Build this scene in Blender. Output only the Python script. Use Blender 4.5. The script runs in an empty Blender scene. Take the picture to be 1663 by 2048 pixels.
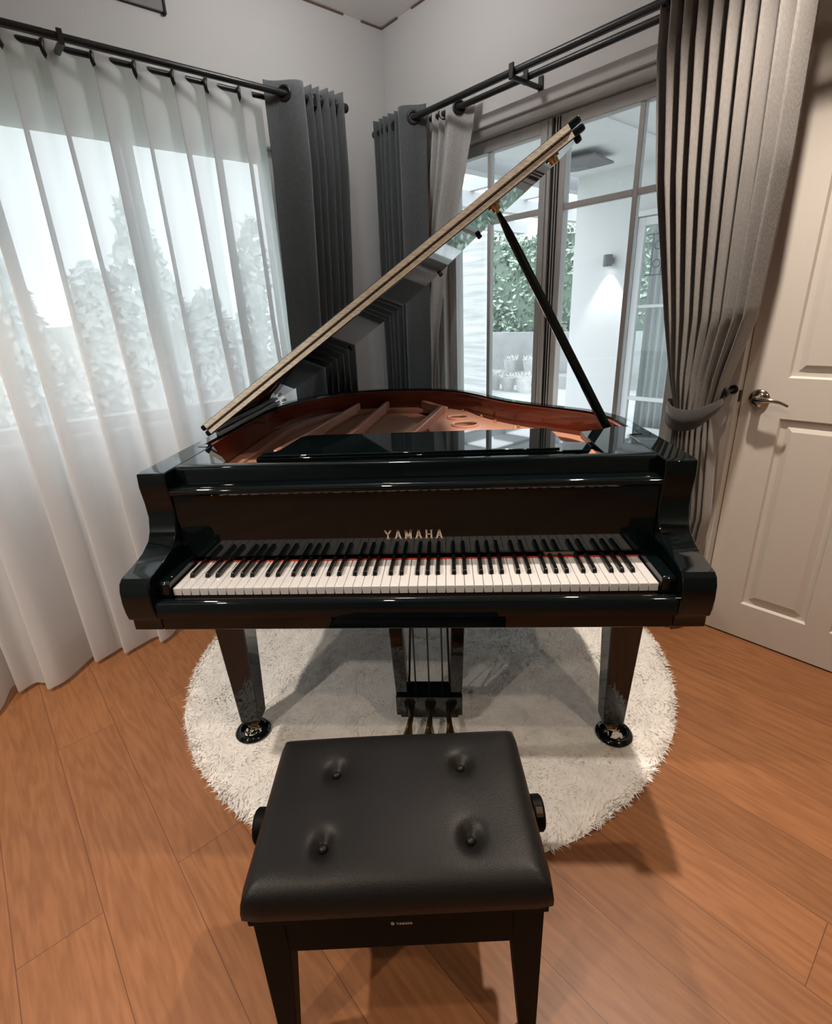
import bpy, bmesh, math, random
from mathutils import Vector, Matrix, noise
random.seed(7)
PI = math.pi
scn = bpy.context.scene
COL = scn.collection
R = math.radians

# ------------------------------------------------------------------ room frame
C0 = Vector((-0.2, 2.3, 0.0))            # far corner of the room
H = Vector((0.714, 0.700, 0.0)).normalized()   # runs out through the right wall
G = Vector((0.700, -0.714, 0.0)).normalized()  # runs along the right wall, into the room from the left wall
CEIL = 2.77
SMAX, TMAX = 4.8, 4.6

def RP(t, off, z):      # point by the right wall: t along it, off into the room (negative = outdoors)
    return C0 + G * t - H * off + Vector((0, 0, z))
def LP(s, off, z):      # point by the left wall
    return C0 - H * s + G * off + Vector((0, 0, z))

# ------------------------------------------------------------------ materials
def new_mat(name):
    m = bpy.data.materials.new(name); m.use_nodes = True
    nt = m.node_tree
    return m, nt, nt.nodes['Principled BSDF']
def pmat(name, col, rough=0.5, metal=0.0, spec=0.5, coat=0.0, bump=0.0, bscale=200, vary=0.0, vscale=5, sheen=0.0, emis=None, estr=0.0, stretch=None):
    m, nt, b = new_mat(name)
    b.inputs['Base Color'].default_value = (*col, 1)
    b.inputs['Roughness'].default_value = rough
    b.inputs['Metallic'].default_value = metal
    b.inputs['Specular IOR Level'].default_value = spec
    b.inputs['Coat Weight'].default_value = coat
    b.inputs['Coat Roughness'].default_value = 0.02
    if sheen: b.inputs['Sheen Weight'].default_value = sheen
    if emis:
        b.inputs['Emission Color'].default_value = (*emis, 1); b.inputs['Emission Strength'].default_value = estr
    if bump or vary:
        tc = nt.nodes.new('ShaderNodeTexCoord')
        mp = nt.nodes.new('ShaderNodeMapping')
        if stretch: mp.inputs['Scale'].default_value = stretch
        nt.links.new(tc.outputs['Object'], mp.inputs['Vector'])
    if bump:
        n = nt.nodes.new('ShaderNodeTexNoise'); n.inputs['Scale'].default_value = bscale; n.inputs['Detail'].default_value = 3
        bp = nt.nodes.new('ShaderNodeBump'); bp.inputs['Strength'].default_value = bump; bp.inputs['Distance'].default_value = 0.002
        nt.links.new(mp.outputs['Vector'], n.inputs['Vector']); nt.links.new(n.outputs['Fac'], bp.inputs['Height'])
        nt.links.new(bp.outputs['Normal'], b.inputs['Normal'])
    if vary:
        n = nt.nodes.new('ShaderNodeTexNoise'); n.inputs['Scale'].default_value = vscale; n.inputs['Detail'].default_value = 5
        cr = nt.nodes.new('ShaderNodeValToRGB')
        cr.color_ramp.elements[0].position = 0.3; cr.color_ramp.elements[1].position = 0.7
        cr.color_ramp.elements[0].color = (*[c * (1 - vary) for c in col], 1)
        cr.color_ramp.elements[1].color = (*[min(1, c * (1 + vary)) for c in col], 1)
        nt.links.new(mp.outputs['Vector'], n.inputs['Vector']); nt.links.new(n.outputs['Fac'], cr.inputs['Fac'])
        nt.links.new(cr.outputs['Color'], b.inputs['Base Color'])
    return m

M = {}
M['wall'] = pmat('wall_paint', (0.60, 0.60, 0.595), 0.85, bump=0.15, bscale=120)
M['wall_cool'] = pmat('wall_paint_grey_blue', (0.20, 0.235, 0.25), 0.85)
M['ceiling'] = pmat('ceiling_paint', (0.84, 0.82, 0.81), 0.9)
M['black'] = pmat('piano_black', (0.0022, 0.0048, 0.0056), 0.03, spec=0.45)
M['black_edge'] = pmat('piano_black_satin', (0.005, 0.005, 0.006), 0.2)
M['mahogany'] = pmat('mahogany', (0.15, 0.028, 0.012), 0.16, spec=0.6, coat=0.6, vary=0.35, vscale=6, stretch=(1, 1, 12))
M['soundboard'] = pmat('spruce_shaded', (0.13, 0.05, 0.02), 0.3, vary=0.2, vscale=20, stretch=(8, 1, 1))  # wood darkened so the plate holes look in shadow
M['plate'] = pmat('bronze_plate', (0.66, 0.35, 0.25), 0.34, metal=0.1, bump=0.1, bscale=150)
M['brass'] = pmat('brass', (0.80, 0.56, 0.27), 0.22, metal=1.0)
M['hinge'] = pmat('hinge_metal', (0.88, 0.80, 0.68), 0.35, metal=0.2, vary=0.3, vscale=60, stretch=(1, 1, 6))
M['hinge_bar'] = pmat('hinge_bar_nickel', (0.85, 0.85, 0.84), 0.3, metal=0.6)
M['nickel'] = pmat('nickel', (0.62, 0.58, 0.53), 0.16, metal=1.0)
M['chrome'] = pmat('dark_nickel', (0.42, 0.37, 0.32), 0.14, metal=1.0)
M['ivory'] = pmat('white_key_plastic', (0.60, 0.61, 0.62), 0.22, spec=0.5)
M['ebony'] = pmat('black_key_plastic', (0.008, 0.007, 0.007), 0.22)
M['felt'] = pmat('red_felt', (0.42, 0.03, 0.012), 0.95, bump=0.5)
M['wood_dark'] = pmat('dark_wood', (0.05, 0.025, 0.015), 0.5)
M['rubber'] = pmat('rubber', (0.008, 0.008, 0.008), 0.6)
M['leather'] = pmat('black_leather', (0.007, 0.0068, 0.0066), 0.42, spec=0.22, bump=0.25, bscale=420)
M['bench_wood'] = pmat('bench_black', (0.0020, 0.0030, 0.0033), 0.5, spec=0.08)
M['rod'] = pmat('rod_black', (0.008, 0.008, 0.009), 0.35)
M['letter'] = pmat('brass_letters', (0.85, 0.78, 0.62), 0.25, metal=0.8)
M['door'] = pmat('door_paint', (0.60, 0.575, 0.54), 0.5, bump=0.06, bscale=90)
M['frame'] = pmat('door_frame_paint', (0.50, 0.51, 0.50), 0.5)
M['frame_light'] = pmat('frame_light', (0.62, 0.63, 0.62), 0.45)
M['gap'] = pmat('seal_black', (0.01, 0.01, 0.01), 0.7)
M['brown_line'] = pmat('shadow_gap_brown', (0.16, 0.10, 0.08), 0.7)  # dark tone of the shadow gap, put into the colour
M['panel'] = pmat('panel_grey', (0.20, 0.20, 0.20), 0.6)
M['out_white'] = pmat('render_white', (0.74, 0.74, 0.745), 0.8)
M['out_grey'] = pmat('render_grey', (0.44, 0.445, 0.445), 0.8, vary=0.12, vscale=3)
M['paving'] = pmat('paving', (0.50, 0.50, 0.495), 0.7, vary=0.1, vscale=2)
M['beam'] = pmat('pergola_paint', (0.50, 0.51, 0.52), 0.6)
M['fix_grey'] = pmat('fixture_grey', (0.17, 0.17, 0.175), 0.5)
M['planter'] = pmat('planter_white', (0.66, 0.66, 0.65), 0.7, vary=0.12, vscale=9)
M['soil'] = pmat('soil', (0.06, 0.045, 0.03), 0.95)
M['leaf'] = pmat('leaf', (0.42, 0.50, 0.43), 0.5, vary=0.75, vscale=4)
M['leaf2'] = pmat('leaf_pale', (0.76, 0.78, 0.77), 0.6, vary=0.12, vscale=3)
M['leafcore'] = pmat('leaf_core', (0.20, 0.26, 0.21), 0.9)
M['iron'] = pmat('wrought_iron', (0.05, 0.05, 0.05), 0.5)
M['lawn'] = pmat('lawn', (0.20, 0.26, 0.16), 0.9, vary=0.3, vscale=30)
M['lamp'] = pmat('lamp_diffuser', (0.9, 0.85, 0.75), 0.5, emis=(1.0, 0.80, 0.58), estr=25)
M['globe'] = pmat('fill_globe_glow', (0.9, 0.9, 0.9), 0.4, emis=(1.0, 0.965, 0.94), estr=60)  # glow of the added corner fill globe
M['lampwhite'] = pmat('lamp_white', (0.9, 0.9, 0.9), 0.5, emis=(1, 1, 1), estr=6)

def fabric(name, col, rough=0.95, bs=260, sheen=0.3, weave=0.12):
    m, nt, b = new_mat(name)
    b.inputs['Roughness'].default_value = rough
    b.inputs['Specular IOR Level'].default_value = 0.15
    b.inputs['Sheen Weight'].default_value = sheen
    tc = nt.nodes.new('ShaderNodeTexCoord')
    mp = nt.nodes.new('ShaderNodeMapping'); mp.inputs['Scale'].default_value = (1, 1, 0.35)
    nt.links.new(tc.outputs['Object'], mp.inputs['Vector'])
    n = nt.nodes.new('ShaderNodeTexNoise'); n.inputs['Scale'].default_value = bs; n.inputs['Detail'].default_value = 2
    nt.links.new(mp.outputs['Vector'], n.inputs['Vector'])
    cr = nt.nodes.new('ShaderNodeValToRGB')
    cr.color_ramp.elements[0].position = 0.35; cr.color_ramp.elements[1].position = 0.65
    cr.color_ramp.elements[0].color = (*[c * (1 - weave) for c in col], 1)
    cr.color_ramp.elements[1].color = (*[c * (1 + weave) for c in col], 1)
    nt.links.new(n.outputs['Fac'], cr.inputs['Fac']); nt.links.new(cr.outputs['Color'], b.inputs['Base Color'])
    bp = nt.nodes.new('ShaderNodeBump'); bp.inputs['Strength'].default_value = 0.3; bp.inputs['Distance'].default_value = 0.002
    nt.links.new(n.outputs['Fac'], bp.inputs['Height']); nt.links.new(bp.outputs['Normal'], b.inputs['Normal'])
    return m
M['curtain_dark'] = fabric('curtain_charcoal', (0.085, 0.096, 0.10))
M['curtain_tied'] = fabric('curtain_taupe', (0.20, 0.195, 0.19))
M['curtain_pale'] = fabric('curtain_pale_grey', (0.46, 0.47, 0.465))
M['curtain_out'] = fabric('curtain_reflection_pale', (0.72, 0.73, 0.73))  # pale tone stands for the reflection in the patio door glass
M['strap'] = fabric('strap_fabric', (0.035, 0.035, 0.035))

def sheer_mat(name, col, alpha):
    m, nt, b = new_mat(name)
    out = nt.nodes['Material Output']
    nt.nodes.remove(b)
    tr = nt.nodes.new('ShaderNodeBsdfTransparent')
    tl = nt.nodes.new('ShaderNodeBsdfTranslucent'); tl.inputs['Color'].default_value = (*col, 1)
    df = nt.nodes.new('ShaderNodeBsdfDiffuse'); df.inputs['Color'].default_value = (*col, 1)
    a = nt.nodes.new('ShaderNodeMixShader'); a.inputs[0].default_value = 0.5
    nt.links.new(df.outputs[0], a.inputs[1]); nt.links.new(tl.outputs[0], a.inputs[2])
    lw = nt.nodes.new('ShaderNodeLayerWeight'); lw.inputs['Blend'].default_value = 0.35
    mr = nt.nodes.new('ShaderNodeMapRange'); mr.inputs['To Min'].default_value = alpha; mr.inputs['To Max'].default_value = 0.97
    nt.links.new(lw.outputs['Facing'], mr.inputs['Value'])
    mx = nt.nodes.new('ShaderNodeMixShader')
    nt.links.new(mr.outputs[0], mx.inputs[0]); nt.links.new(tr.outputs[0], mx.inputs[1]); nt.links.new(a.outputs[0], mx.inputs[2])
    nt.links.new(mx.outputs[0], out.inputs['Surface'])
    return m
M['sheer'] = sheer_mat('sheer_voile', (0.84, 0.85, 0.86), 0.80)

def glass_mat():
    m, nt, b = new_mat('pane_glass')
    out = nt.nodes['Material Output']; nt.nodes.remove(b)
    tr = nt.nodes.new('ShaderNodeBsdfTransparent'); tr.inputs['Color'].default_value = (0.95, 0.97, 0.97, 1)
    gl = nt.nodes.new('ShaderNodeBsdfGlossy'); gl.inputs['Roughness'].default_value = 0.01
    fr = nt.nodes.new('ShaderNodeFresnel'); fr.inputs['IOR'].default_value = 1.45
    gm = nt.nodes.new('ShaderNodeNewGeometry'); sb = nt.nodes.new('ShaderNodeMath'); sb.operation = 'SUBTRACT'; sb.use_clamp = True
    nt.links.new(fr.outputs[0], sb.inputs[0]); nt.links.new(gm.outputs['Backfacing'], sb.inputs[1])
    mx = nt.nodes.new('ShaderNodeMixShader')
    nt.links.new(sb.outputs[0], mx.inputs[0]); nt.links.new(tr.outputs[0], mx.inputs[1]); nt.links.new(gl.outputs[0], mx.inputs[2])
    nt.links.new(mx.outputs[0], out.inputs['Surface'])
    return m
M['glass'] = glass_mat()

def floor_mat():
    m, nt, b = new_mat('oak_planks')
    N = nt.nodes.new; L = nt.links.new
    tc = N('ShaderNodeTexCoord')
    mp = N('ShaderNodeMapping'); mp.inputs['Rotation'].default_value = (0, 0, math.atan2(-G.y, G.x)); mp.inputs['Location'].default_value = (0.3, 0.07, 0)
    L(tc.outputs['Object'], mp.inputs['Vector'])
    br = N('ShaderNodeTexBrick')
    br.inputs['Scale'].default_value = 1.0
    br.inputs['Brick Width'].default_value = 1.9; br.inputs['Row Height'].default_value = 0.18
    br.inputs['Mortar Size'].default_value = 0.0009; br.inputs['Mortar Smooth'].default_value = 0.3
    br.inputs['Color1'].default_value = (0.0, 0, 0, 1); br.inputs['Color2'].default_value = (1, 1, 1, 1)
    br.inputs['Mortar'].default_value = (0.5, 0.5, 0.5, 1)
    br.offset = 0.37
    L(mp.outputs['Vector'], br.inputs['Vector'])
    # grain
    mg = N('ShaderNodeMapping'); mg.inputs['Scale'].default_value = (1.1, 9, 1)
    L(mp.outputs['Vector'], mg.inputs['Vector'])
    add = N('ShaderNodeVectorMath'); add.operation = 'ADD'
    L(mg.outputs['Vector'], add.inputs[0])
    sc = N('ShaderNodeVectorMath'); sc.operation = 'SCALE'; sc.inputs['Scale'].default_value = 7.3
    L(br.outputs['Color'], sc.inputs[0]); L(sc.outputs['Vector'], add.inputs[1])
    ns = N('ShaderNodeTexNoise'); ns.inputs['Scale'].default_value = 1.3; ns.inputs['Detail'].default_value = 4
    L(add.outputs['Vector'], ns.inputs['Vector'])
    wv = N('ShaderNodeMath'); wv.operation = 'MULTIPLY'; wv.inputs[1].default_value = 55
    L(ns.outputs['Fac'], wv.inputs[0])
    sn = N('ShaderNodeMath'); sn.operation = 'SINE'; L(wv.outputs[0], sn.inputs[0])
    fine = N('ShaderNodeTexNoise'); fine.inputs['Scale'].default_value = 9; fine.inputs['Detail'].default_value = 5
    L(add.outputs['Vector'], fine.inputs['Vector'])
    mr = N('ShaderNodeMapRange'); mr.inputs['From Min'].default_value = -1; mr.inputs['From Max'].default_value = 1
    mr.inputs['To Min'].default_value = 0.0; mr.inputs['To Max'].default_value = 0.22
    L(sn.outputs[0], mr.inputs['Value'])
    s1 = N('ShaderNodeMath'); s1.operation = 'ADD'; L(mr.outputs[0], s1.inputs[0]); 
    f2 = N('ShaderNodeMath'); f2.operation = 'MULTIPLY'; f2.inputs[1].default_value = 0.65; L(fine.outputs['Fac'], f2.inputs[0]); L(f2.outputs[0], s1.inputs[1])
    cr = N('ShaderNodeValToRGB')
    cr.color_ramp.elements[0].position = 0.15; cr.color_ramp.elements[1].position = 0.75
    cr.color_ramp.elements[0].color = (0.22, 0.088, 0.034, 1); cr.color_ramp.elements[1].color = (0.345, 0.150, 0.062, 1)
    L(s1.outputs[0], cr.inputs['Fac'])
    # plank tone
    pt = N('ShaderNodeMapRange'); pt.inputs['To Min'].default_value = 0.86; pt.inputs['To Max'].default_value = 1.12
    L(br.outputs['Color'], pt.inputs['Value'])
    ml = N('ShaderNodeVectorMath'); ml.operation = 'SCALE'
    L(cr.outputs['Color'], ml.inputs[0]); L(pt.outputs[0], ml.inputs['Scale'])
    mx = N('ShaderNodeMix'); mx.data_type = 'RGBA'
    L(br.outputs['Fac'], mx.inputs[0]); L(ml.outputs['Vector'], mx.inputs[6]); mx.inputs[7].default_value = (0.10, 0.04, 0.02, 1)
    L(mx.outputs[2], b.inputs['Base Color'])
    b.inputs['Roughness'].default_value = 0.42
    b.inputs['Specular IOR Level'].default_value = 0.4
    bp = N('ShaderNodeBump'); bp.inputs['Strength'].default_value = 0.25; bp.inputs['Distance'].default_value = 0.001
    L(s1.outputs[0], bp.inputs['Height']); L(bp.outputs['Normal'], b.inputs['Normal'])
    return m
M['floor'] = floor_mat()

def rug_mat():
    m, nt, b = new_mat('cream_pile')
    N = nt.nodes.new; L = nt.links.new
    tc = N('ShaderNodeTexCoord')
    n = N('ShaderNodeTexNoise'); n.inputs['Scale'].default_value = 14; n.inputs['Detail'].default_value = 6; n.inputs['Roughness'].default_value = 0.65
    L(tc.outputs['Object'], n.inputs['Vector'])
    cr = N('ShaderNodeValToRGB')
    cr.color_ramp.elements[0].position = 0.25; cr.color_ramp.elements[1].position = 0.6
    cr.color_ramp.elements[0].color = (0.72, 0.71, 0.68, 1); cr.color_ramp.elements[1].color = (0.90, 0.89, 0.86, 1)
    L(n.outputs['Fac'], cr.inputs['Fac']); L(cr.outputs['Color'], b.inputs['Base Color'])
    b.inputs['Roughness'].default_value = 0.95; b.inputs['Specular IOR Level'].default_value = 0.1
    b.inputs['Sheen Weight'].default_value = 0.2
    return m
M['rug'] = rug_mat()

def stone_mat():
    m, nt, b = new_mat('stone_slats')
    N = nt.nodes.new; L = nt.links.new
    tc = N('ShaderNodeTexCoord'); mp = N('ShaderNodeMapping'); mp.inputs['Scale'].default_value = (0.7, 0.7, 9)
    L(tc.outputs['Object'], mp.inputs['Vector'])
    n = N('ShaderNodeTexNoise'); n.inputs['Scale'].default_value = 1.6; n.inputs['Detail'].default_value = 4
    L(mp.outputs['Vector'], n.inputs['Vector'])
    cr = N('ShaderNodeValToRGB')
    cr.color_ramp.elements[0].position = 0.3; cr.color_ramp.elements[1].position = 0.7
    cr.color_ramp.elements[0].color = (0.42, 0.43, 0.43, 1); cr.color_ramp.elements[1].color = (0.66, 0.67, 0.67, 1)
    L(n.outputs['Fac'], cr.inputs['Fac']); L(cr.outputs['Color'], b.inputs['Base Color'])
    b.inputs['Roughness'].default_value = 0.8
    return m
M['stone'] = stone_mat()

# ------------------------------------------------------------------ mesh helpers
def link(name, me, m, parent=None, smooth=None, bevel=None, segs=2, solid=None):
    o = bpy.data.objects.new(name, me); COL.objects.link(o)
    if m is not None and not me.materials: me.materials.append(M[m] if isinstance(m, str) else m)
    if smooth is not None:
        me.shade_smooth()
        try: me.set_sharp_from_angle(angle=R(smooth))
        except Exception: pass
    if solid:
        md = o.modifiers.new('thickness', 'SOLIDIFY'); md.thickness = solid; md.offset = 0
    if bevel:
        md = o.modifiers.new('bevel', 'BEVEL'); md.width = bevel; md.segments = segs; md.limit_method = 'ANGLE'; md.angle_limit = R(35)
        if smooth is None:
            me.shade_smooth(); me.set_sharp_from_angle(angle=R(60))
    if parent is not None: 
        o.parent = parent
    return o
def build(name, bm, m, parent=None, **k):
    bmesh.ops.recalc_face_normals(bm, faces=bm.faces)
    me = bpy.data.meshes.new(name); bm.to_mesh(me); bm.free()
    if parent is not None and parent.type == 'EMPTY' and parent.get('_off'):
        off = Vector(parent['_off']); me.transform(Matrix.Translation(-off))
    elif parent is not None and parent.get('_off'):
        off = Vector(parent['_off']); me.transform(Matrix.Translation(-off))
    o = link(name, me, m, parent, **k)
    if parent is not None and parent.get('_off'): o['_off'] = parent['_off']
    return o
def thing(name, label, cat, loc=(0, 0, 0), group=None):
    o = bpy.data.objects.new(name, None); COL.objects.link(o); o.location = loc; o.empty_display_size = 0.1
    o['label'] = label; o['category'] = cat
    if group: o['group'] = group
    o['_off'] = tuple(loc)
    return o
def tag(o, label, cat, group=None):
    o['label'] = label; o['category'] = cat
    if group: o['group'] = group
    return o
def struct(o):
    o['kind'] = 'structure'; return o
def add_box(bm, x0, x1, y0, y1, z0, z1, f=None):
    vs = []
    for z in (z0, z1):
        for x, y in ((x0, y0), (x1, y0), (x1, y1), (x0, y1)):
            p = Vector((x, y, z)) if f is None else f(x, y, z)
            vs.append(bm.verts.new(p))
    for q in ((3, 2, 1, 0), (4, 5, 6, 7), (0, 1, 5, 4), (1, 2, 6, 5), (2, 3, 7, 6), (3, 0, 4, 7)):
        bm.faces.new([vs[i] for i in q])
    return vs
def box(name, x0, x1, y0, y1, z0, z1, m, parent=None, f=None, **k):
    bm = bmesh.new(); add_box(bm, x0, x1, y0, y1, z0, z1, f)
    return build(name, bm, m, parent, **k)
def rbox(name, t0, t1, f0, f1, z0, z1, m, parent=None, **k):   # box in right wall frame (t, off, z)
    return box(name, t0, t1, f0, f1, z0, z1, m, parent, f=RP, **k)
def lbox(name, s0, s1, f0, f1, z0, z1, m, parent=None, **k):
    return box(name, s0, s1, f0, f1, z0, z1, m, parent, f=LP, **k)
def add_prism(bm, pts, f, d0, d1):       # pts 2D, f(u,v,d)->Vector
    a = [bm.verts.new(f(u, v, d0)) for u, v in pts]; b = [bm.verts.new(f(u, v, d1)) for u, v in pts]
    n = len(pts)
    bm.faces.new(a); bm.faces.new(b[::-1])
    for i in range(n): bm.faces.new((a[i], a[(i + 1) % n], b[(i + 1) % n], b[i]))
def frame_of(d):
    d = d.normalized()
    u = Vector((0, 0, 1)) if abs(d.z) < 0.9 else Vector((1, 0, 0))
    x = d.cross(u).normalized(); y = x.cross(d).normalized()
    return x, y
def add_tube(bm, pts, rad, n=16, cap=True):
    pts = [Vector(p) for p in pts]
    rads = rad if isinstance(rad, (list, tuple)) else [rad] * len(pts)
    rings = []
    for i, p in enumerate(pts):
        d = (pts[min(i + 1, len(pts) - 1)] - pts[max(i - 1, 0)])
        x, y = frame_of(d)
        rings.append([bm.verts.new(p + (x * math.cos(2 * PI * k / n) + y * math.sin(2 * PI * k / n)) * rads[i]) for k in range(n)])
    for a, b in zip(rings, rings[1:]):
        for k in range(n): bm.faces.new((a[k], a[(k + 1) % n], b[(k + 1) % n], b[k]))
    if cap:
        bm.faces.new(rings[0][::-1]); bm.faces.new(rings[-1])
def add_lathe(bm, prof, origin, axis=Vector((0, 0, 1)), n=32):   # prof [(r,h)]
    axis = Vector(axis).normalized(); x, y = frame_of(axis); origin = Vector(origin)
    rings = []
    for r, h in prof:
        if r < 1e-5: rings.append([bm.verts.new(origin + axis * h)])
        else: rings.append([bm.verts.new(origin + axis * h + (x * math.cos(2 * PI * k / n) + y * math.sin(2 * PI * k / n)) * r) for k in range(n)])
    for a, b in zip(rings, rings[1:]):
        if len(a) == 1 and len(b) == 1: continue
        for k in range(n):
            k2 = (k + 1) % n
            if len(a) == 1: bm.faces.new((a[0], b[k2], b[k]))
            elif len(b) == 1: bm.faces.new((a[k], a[k2], b[0]))
            else: bm.faces.new((a[k], a[k2], b[k2], b[k]))
def add_torus(bm, c, axis, Rr, r, n=28, k=10):
    axis = Vector(axis).normalized(); x, y = frame_of(axis); c = Vector(c); rings = []
    for i in range(n):
        a = 2 * PI * i / n; d = x * math.cos(a) + y * math.sin(a)
        rings.append([bm.verts.new(c + d * (Rr + r * math.cos(2 * PI * j / k)) + axis * r * math.sin(2 * PI * j / k)) for j in range(k)])
    for i in range(n):
        A, B = rings[i], rings[(i + 1) % n]
        for j in range(k): bm.faces.new((A[j], A[(j + 1) % k], B[(j + 1) % k], B[j]))
def cr_spline(P, n):
    P = [Vector(p) for p in P]; out = []
    for i in range(len(P) - 1):
        p0 = P[max(i - 1, 0)]; p1 = P[i]; p2 = P[i + 1]; p3 = P[min(i + 2, len(P) - 1)]
        for j in range(n):
            t = j / n
            out.append(0.5 * ((2 * p1) + (p2 - p0) * t + (2 * p0 - 5 * p1 + 4 * p2 - p3) * t * t + (3 * p1 - p0 - 3 * p2 + p3) * t ** 3))
    out.append(P[-1]); return out

# ================================================================== SETTING
def wpoly(name, rects, f, thick0, thick1, m):
    bm = bmesh.new()
    for (a0, a1, z0, z1) in rects: add_box(bm, a0, a1, thick0, thick1, z0, z1, f)
    return struct(build(name, bm, m))
FL_T, FL_S = (-0.3, TMAX + 0.2), (-0.3, SMAX + 0.2)
def FP(t, s, z): return C0 + G * t - H * s + Vector((0, 0, z))
struct(box('floor', -0.2, TMAX + 0.2, -0.2, SMAX + 0.2, -0.12, 0, 'floor', f=FP))
struct(box('ceiling', -0.2, TMAX + 0.2, -0.2, SMAX + 0.2, CEIL, CEIL + 0.12, 'ceiling', f=FP))
# left wall with window hole s .70..2.95 z .94..2.14
WS0, WS1, WZ0, WZ1 = 0.70, 2.95, 0.93, 2.145
wpoly('wall_left', [(-0.2, WS0, 0, CEIL), (WS1, SMAX + 0.2, 0, CEIL), (WS0, WS1, 0, WZ0), (WS0, WS1, WZ1, CEIL)], LP, -0.2, 0, 'wall')
# right wall: french door t .38..1.80, interior door t 1.975..2.80
DT0, DT1, DZ = 0.38, 1.80, 2.16
JT0, JT1, JZ = 1.975, 2.80, 2.27
wpoly('wall_right', [(0, DT0, 0, CEIL), (DT0, DT1, DZ, CEIL), (DT1, JT0, 0, CEIL), (JT0, JT1, JZ, CEIL), (JT1, TMAX, 0, CEIL)], RP, -0.2, 0, 'wall')
struct(box('wall_back', 0, TMAX, SMAX, SMAX + 0.2, 0, CEIL, 'wall_cool', f=FP))
struct(box('wall_side', TMAX, TMAX + 0.2, 0, SMAX, 0, CEIL, 'wall_cool', f=FP))

# window 1 (left wall)
w1 = bpy.data.objects.new('window_1', None); COL.objects.link(w1); struct(w1); w1.location = LP((WS0 + WS1) / 2, -0.1, WZ0); w1['_off'] = tuple(w1.location)
bm = bmesh.new()
add_box(bm, WS0, WS0 + 0.05, -0.13, -0.05, WZ0, WZ1, LP); add_box(bm, WS1 - 0.05, WS1, -0.13, -0.05, WZ0, WZ1, LP)
add_box(bm, WS0 + .05, WS1 - .05, -0.13, -0.05, WZ0, WZ0 + 0.05, LP); add_box(bm, WS0 + .05, WS1 - .05, -0.13, -0.05, WZ1 - 0.05, WZ1, LP)
for s in (1.37, 2.2): add_box(bm, s - 0.022, s + 0.022, -0.12, -0.06, WZ0 + .05, WZ1 - .05, LP)
build('window_frame', bm, 'frame_light', w1, bevel=0.004)
for a, b in ((WS0 + .05, 1.348), (1.392, 2.178), (2.222, WS1 - .05)):
    lbox('pane', a, b, -0.094, -0.088, WZ0 + .05, WZ1 - .05, 'glass', w1)
lbox('window_sill', WS0 - 0.02, WS1 + 0.02, -0.05, 0.03, WZ0 - 0.025, WZ0 - 0.001, 'frame_light', w1, bevel=0.004)

# french door (door_2)
d2 = bpy.data.objects.new('door_2', None); COL.objects.link(d2); struct(d2); d2.location = RP(1.09, -0.1, 0); d2['_off'] = tuple(d2.location)
bm = bmesh.new()
add_box(bm, DT0, DT0 + 0.045, -0.16, -0.0, 0, DZ, RP); add_box(bm, DT1 - 0.045, DT1, -0.16, -0.0, 0, DZ, RP)
add_box(bm, DT0 + .045, DT1 - .045, -0.16, -0.0, DZ - 0.035, DZ, RP)
build('door_frame', bm, 'frame', d2, bevel=0.003)
bm = bmesh.new()
add_box(bm, DT0 - 0.05, DT0, 0.0, 0.015, 0, DZ + 0.05, RP); add_box(bm, DT1, DT1 + 0.05, 0.0, 0.015, 0, DZ + 0.05, RP)
add_box(bm, DT0, DT1, 0.0, 0.015, DZ, DZ + 0.05, RP)
build('architrave', bm, 'wall', d2, bevel=0.003)
def leaf(t0, t1, mull, nm, handle=None):
    bm = bmesh.new(); zt = DZ - 0.04; f0, f1 = -0.085, -0.04
    st = 0.058
    add_box(bm, t0, t0 + st, f0, f1, 0.015, zt, RP); add_box(bm, t1 - st, t1, f0, f1, 0.015, zt, RP)
    add_box(bm, t0 + st, t1 - st, f0, f1, zt - 0.05, zt, RP); add_box(bm, t0 + st, t1 - st, f0, f1, 0.015, 0.20, RP)
    add_box(bm, t0 + 0.018, t0 + 0.024, f1, f1 + 0.006, 0.015, zt, RP); add_box(bm, t1 - 0.024, t1 - 0.018, f1, f1 + 0.006, 0.015, zt, RP)
    lf = build('door_leaf', bm, 'frame', d2, bevel=0.003)
    bm = bmesh.new()
    add_box(bm, mull - 0.011, mull + 0.011, f0 + .012, f1 - .006, 0.20, zt - 0.05, RP)
    add_box(bm, t0 + st, mull - .011, f0 + .012, f1 - .006, 1.763, 1.787, RP); add_box(bm, mull + .011, t1 - st, f0 + .012, f1 - .006, 1.763, 1.787, RP)
    build('glazing_bar', bm, 'frame', lf, bevel=0.002)
    rbox('pane', t0 + st, t1 - st, -0.066, -0.061, 0.20, zt - 0.05, 'glass', lf)
    return lf
leaf(DT0 + 0.047, 1.074, 0.715, 'a')
leaf(1.092, DT1 - 0.047, 1.478, 'b')
rbox('weather_seal', 1.076, 1.090, -0.08, -0.05, 0.015, DZ - 0.04, 'gap', d2)
bm = bmesh.new()
for t in (1.102, 1.116): add_box(bm, t, t + 0.004, -0.04, -0.036, 0.015, DZ - 0.045, RP)
build('astragal_groove', bm, 'gap', d2)

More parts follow.
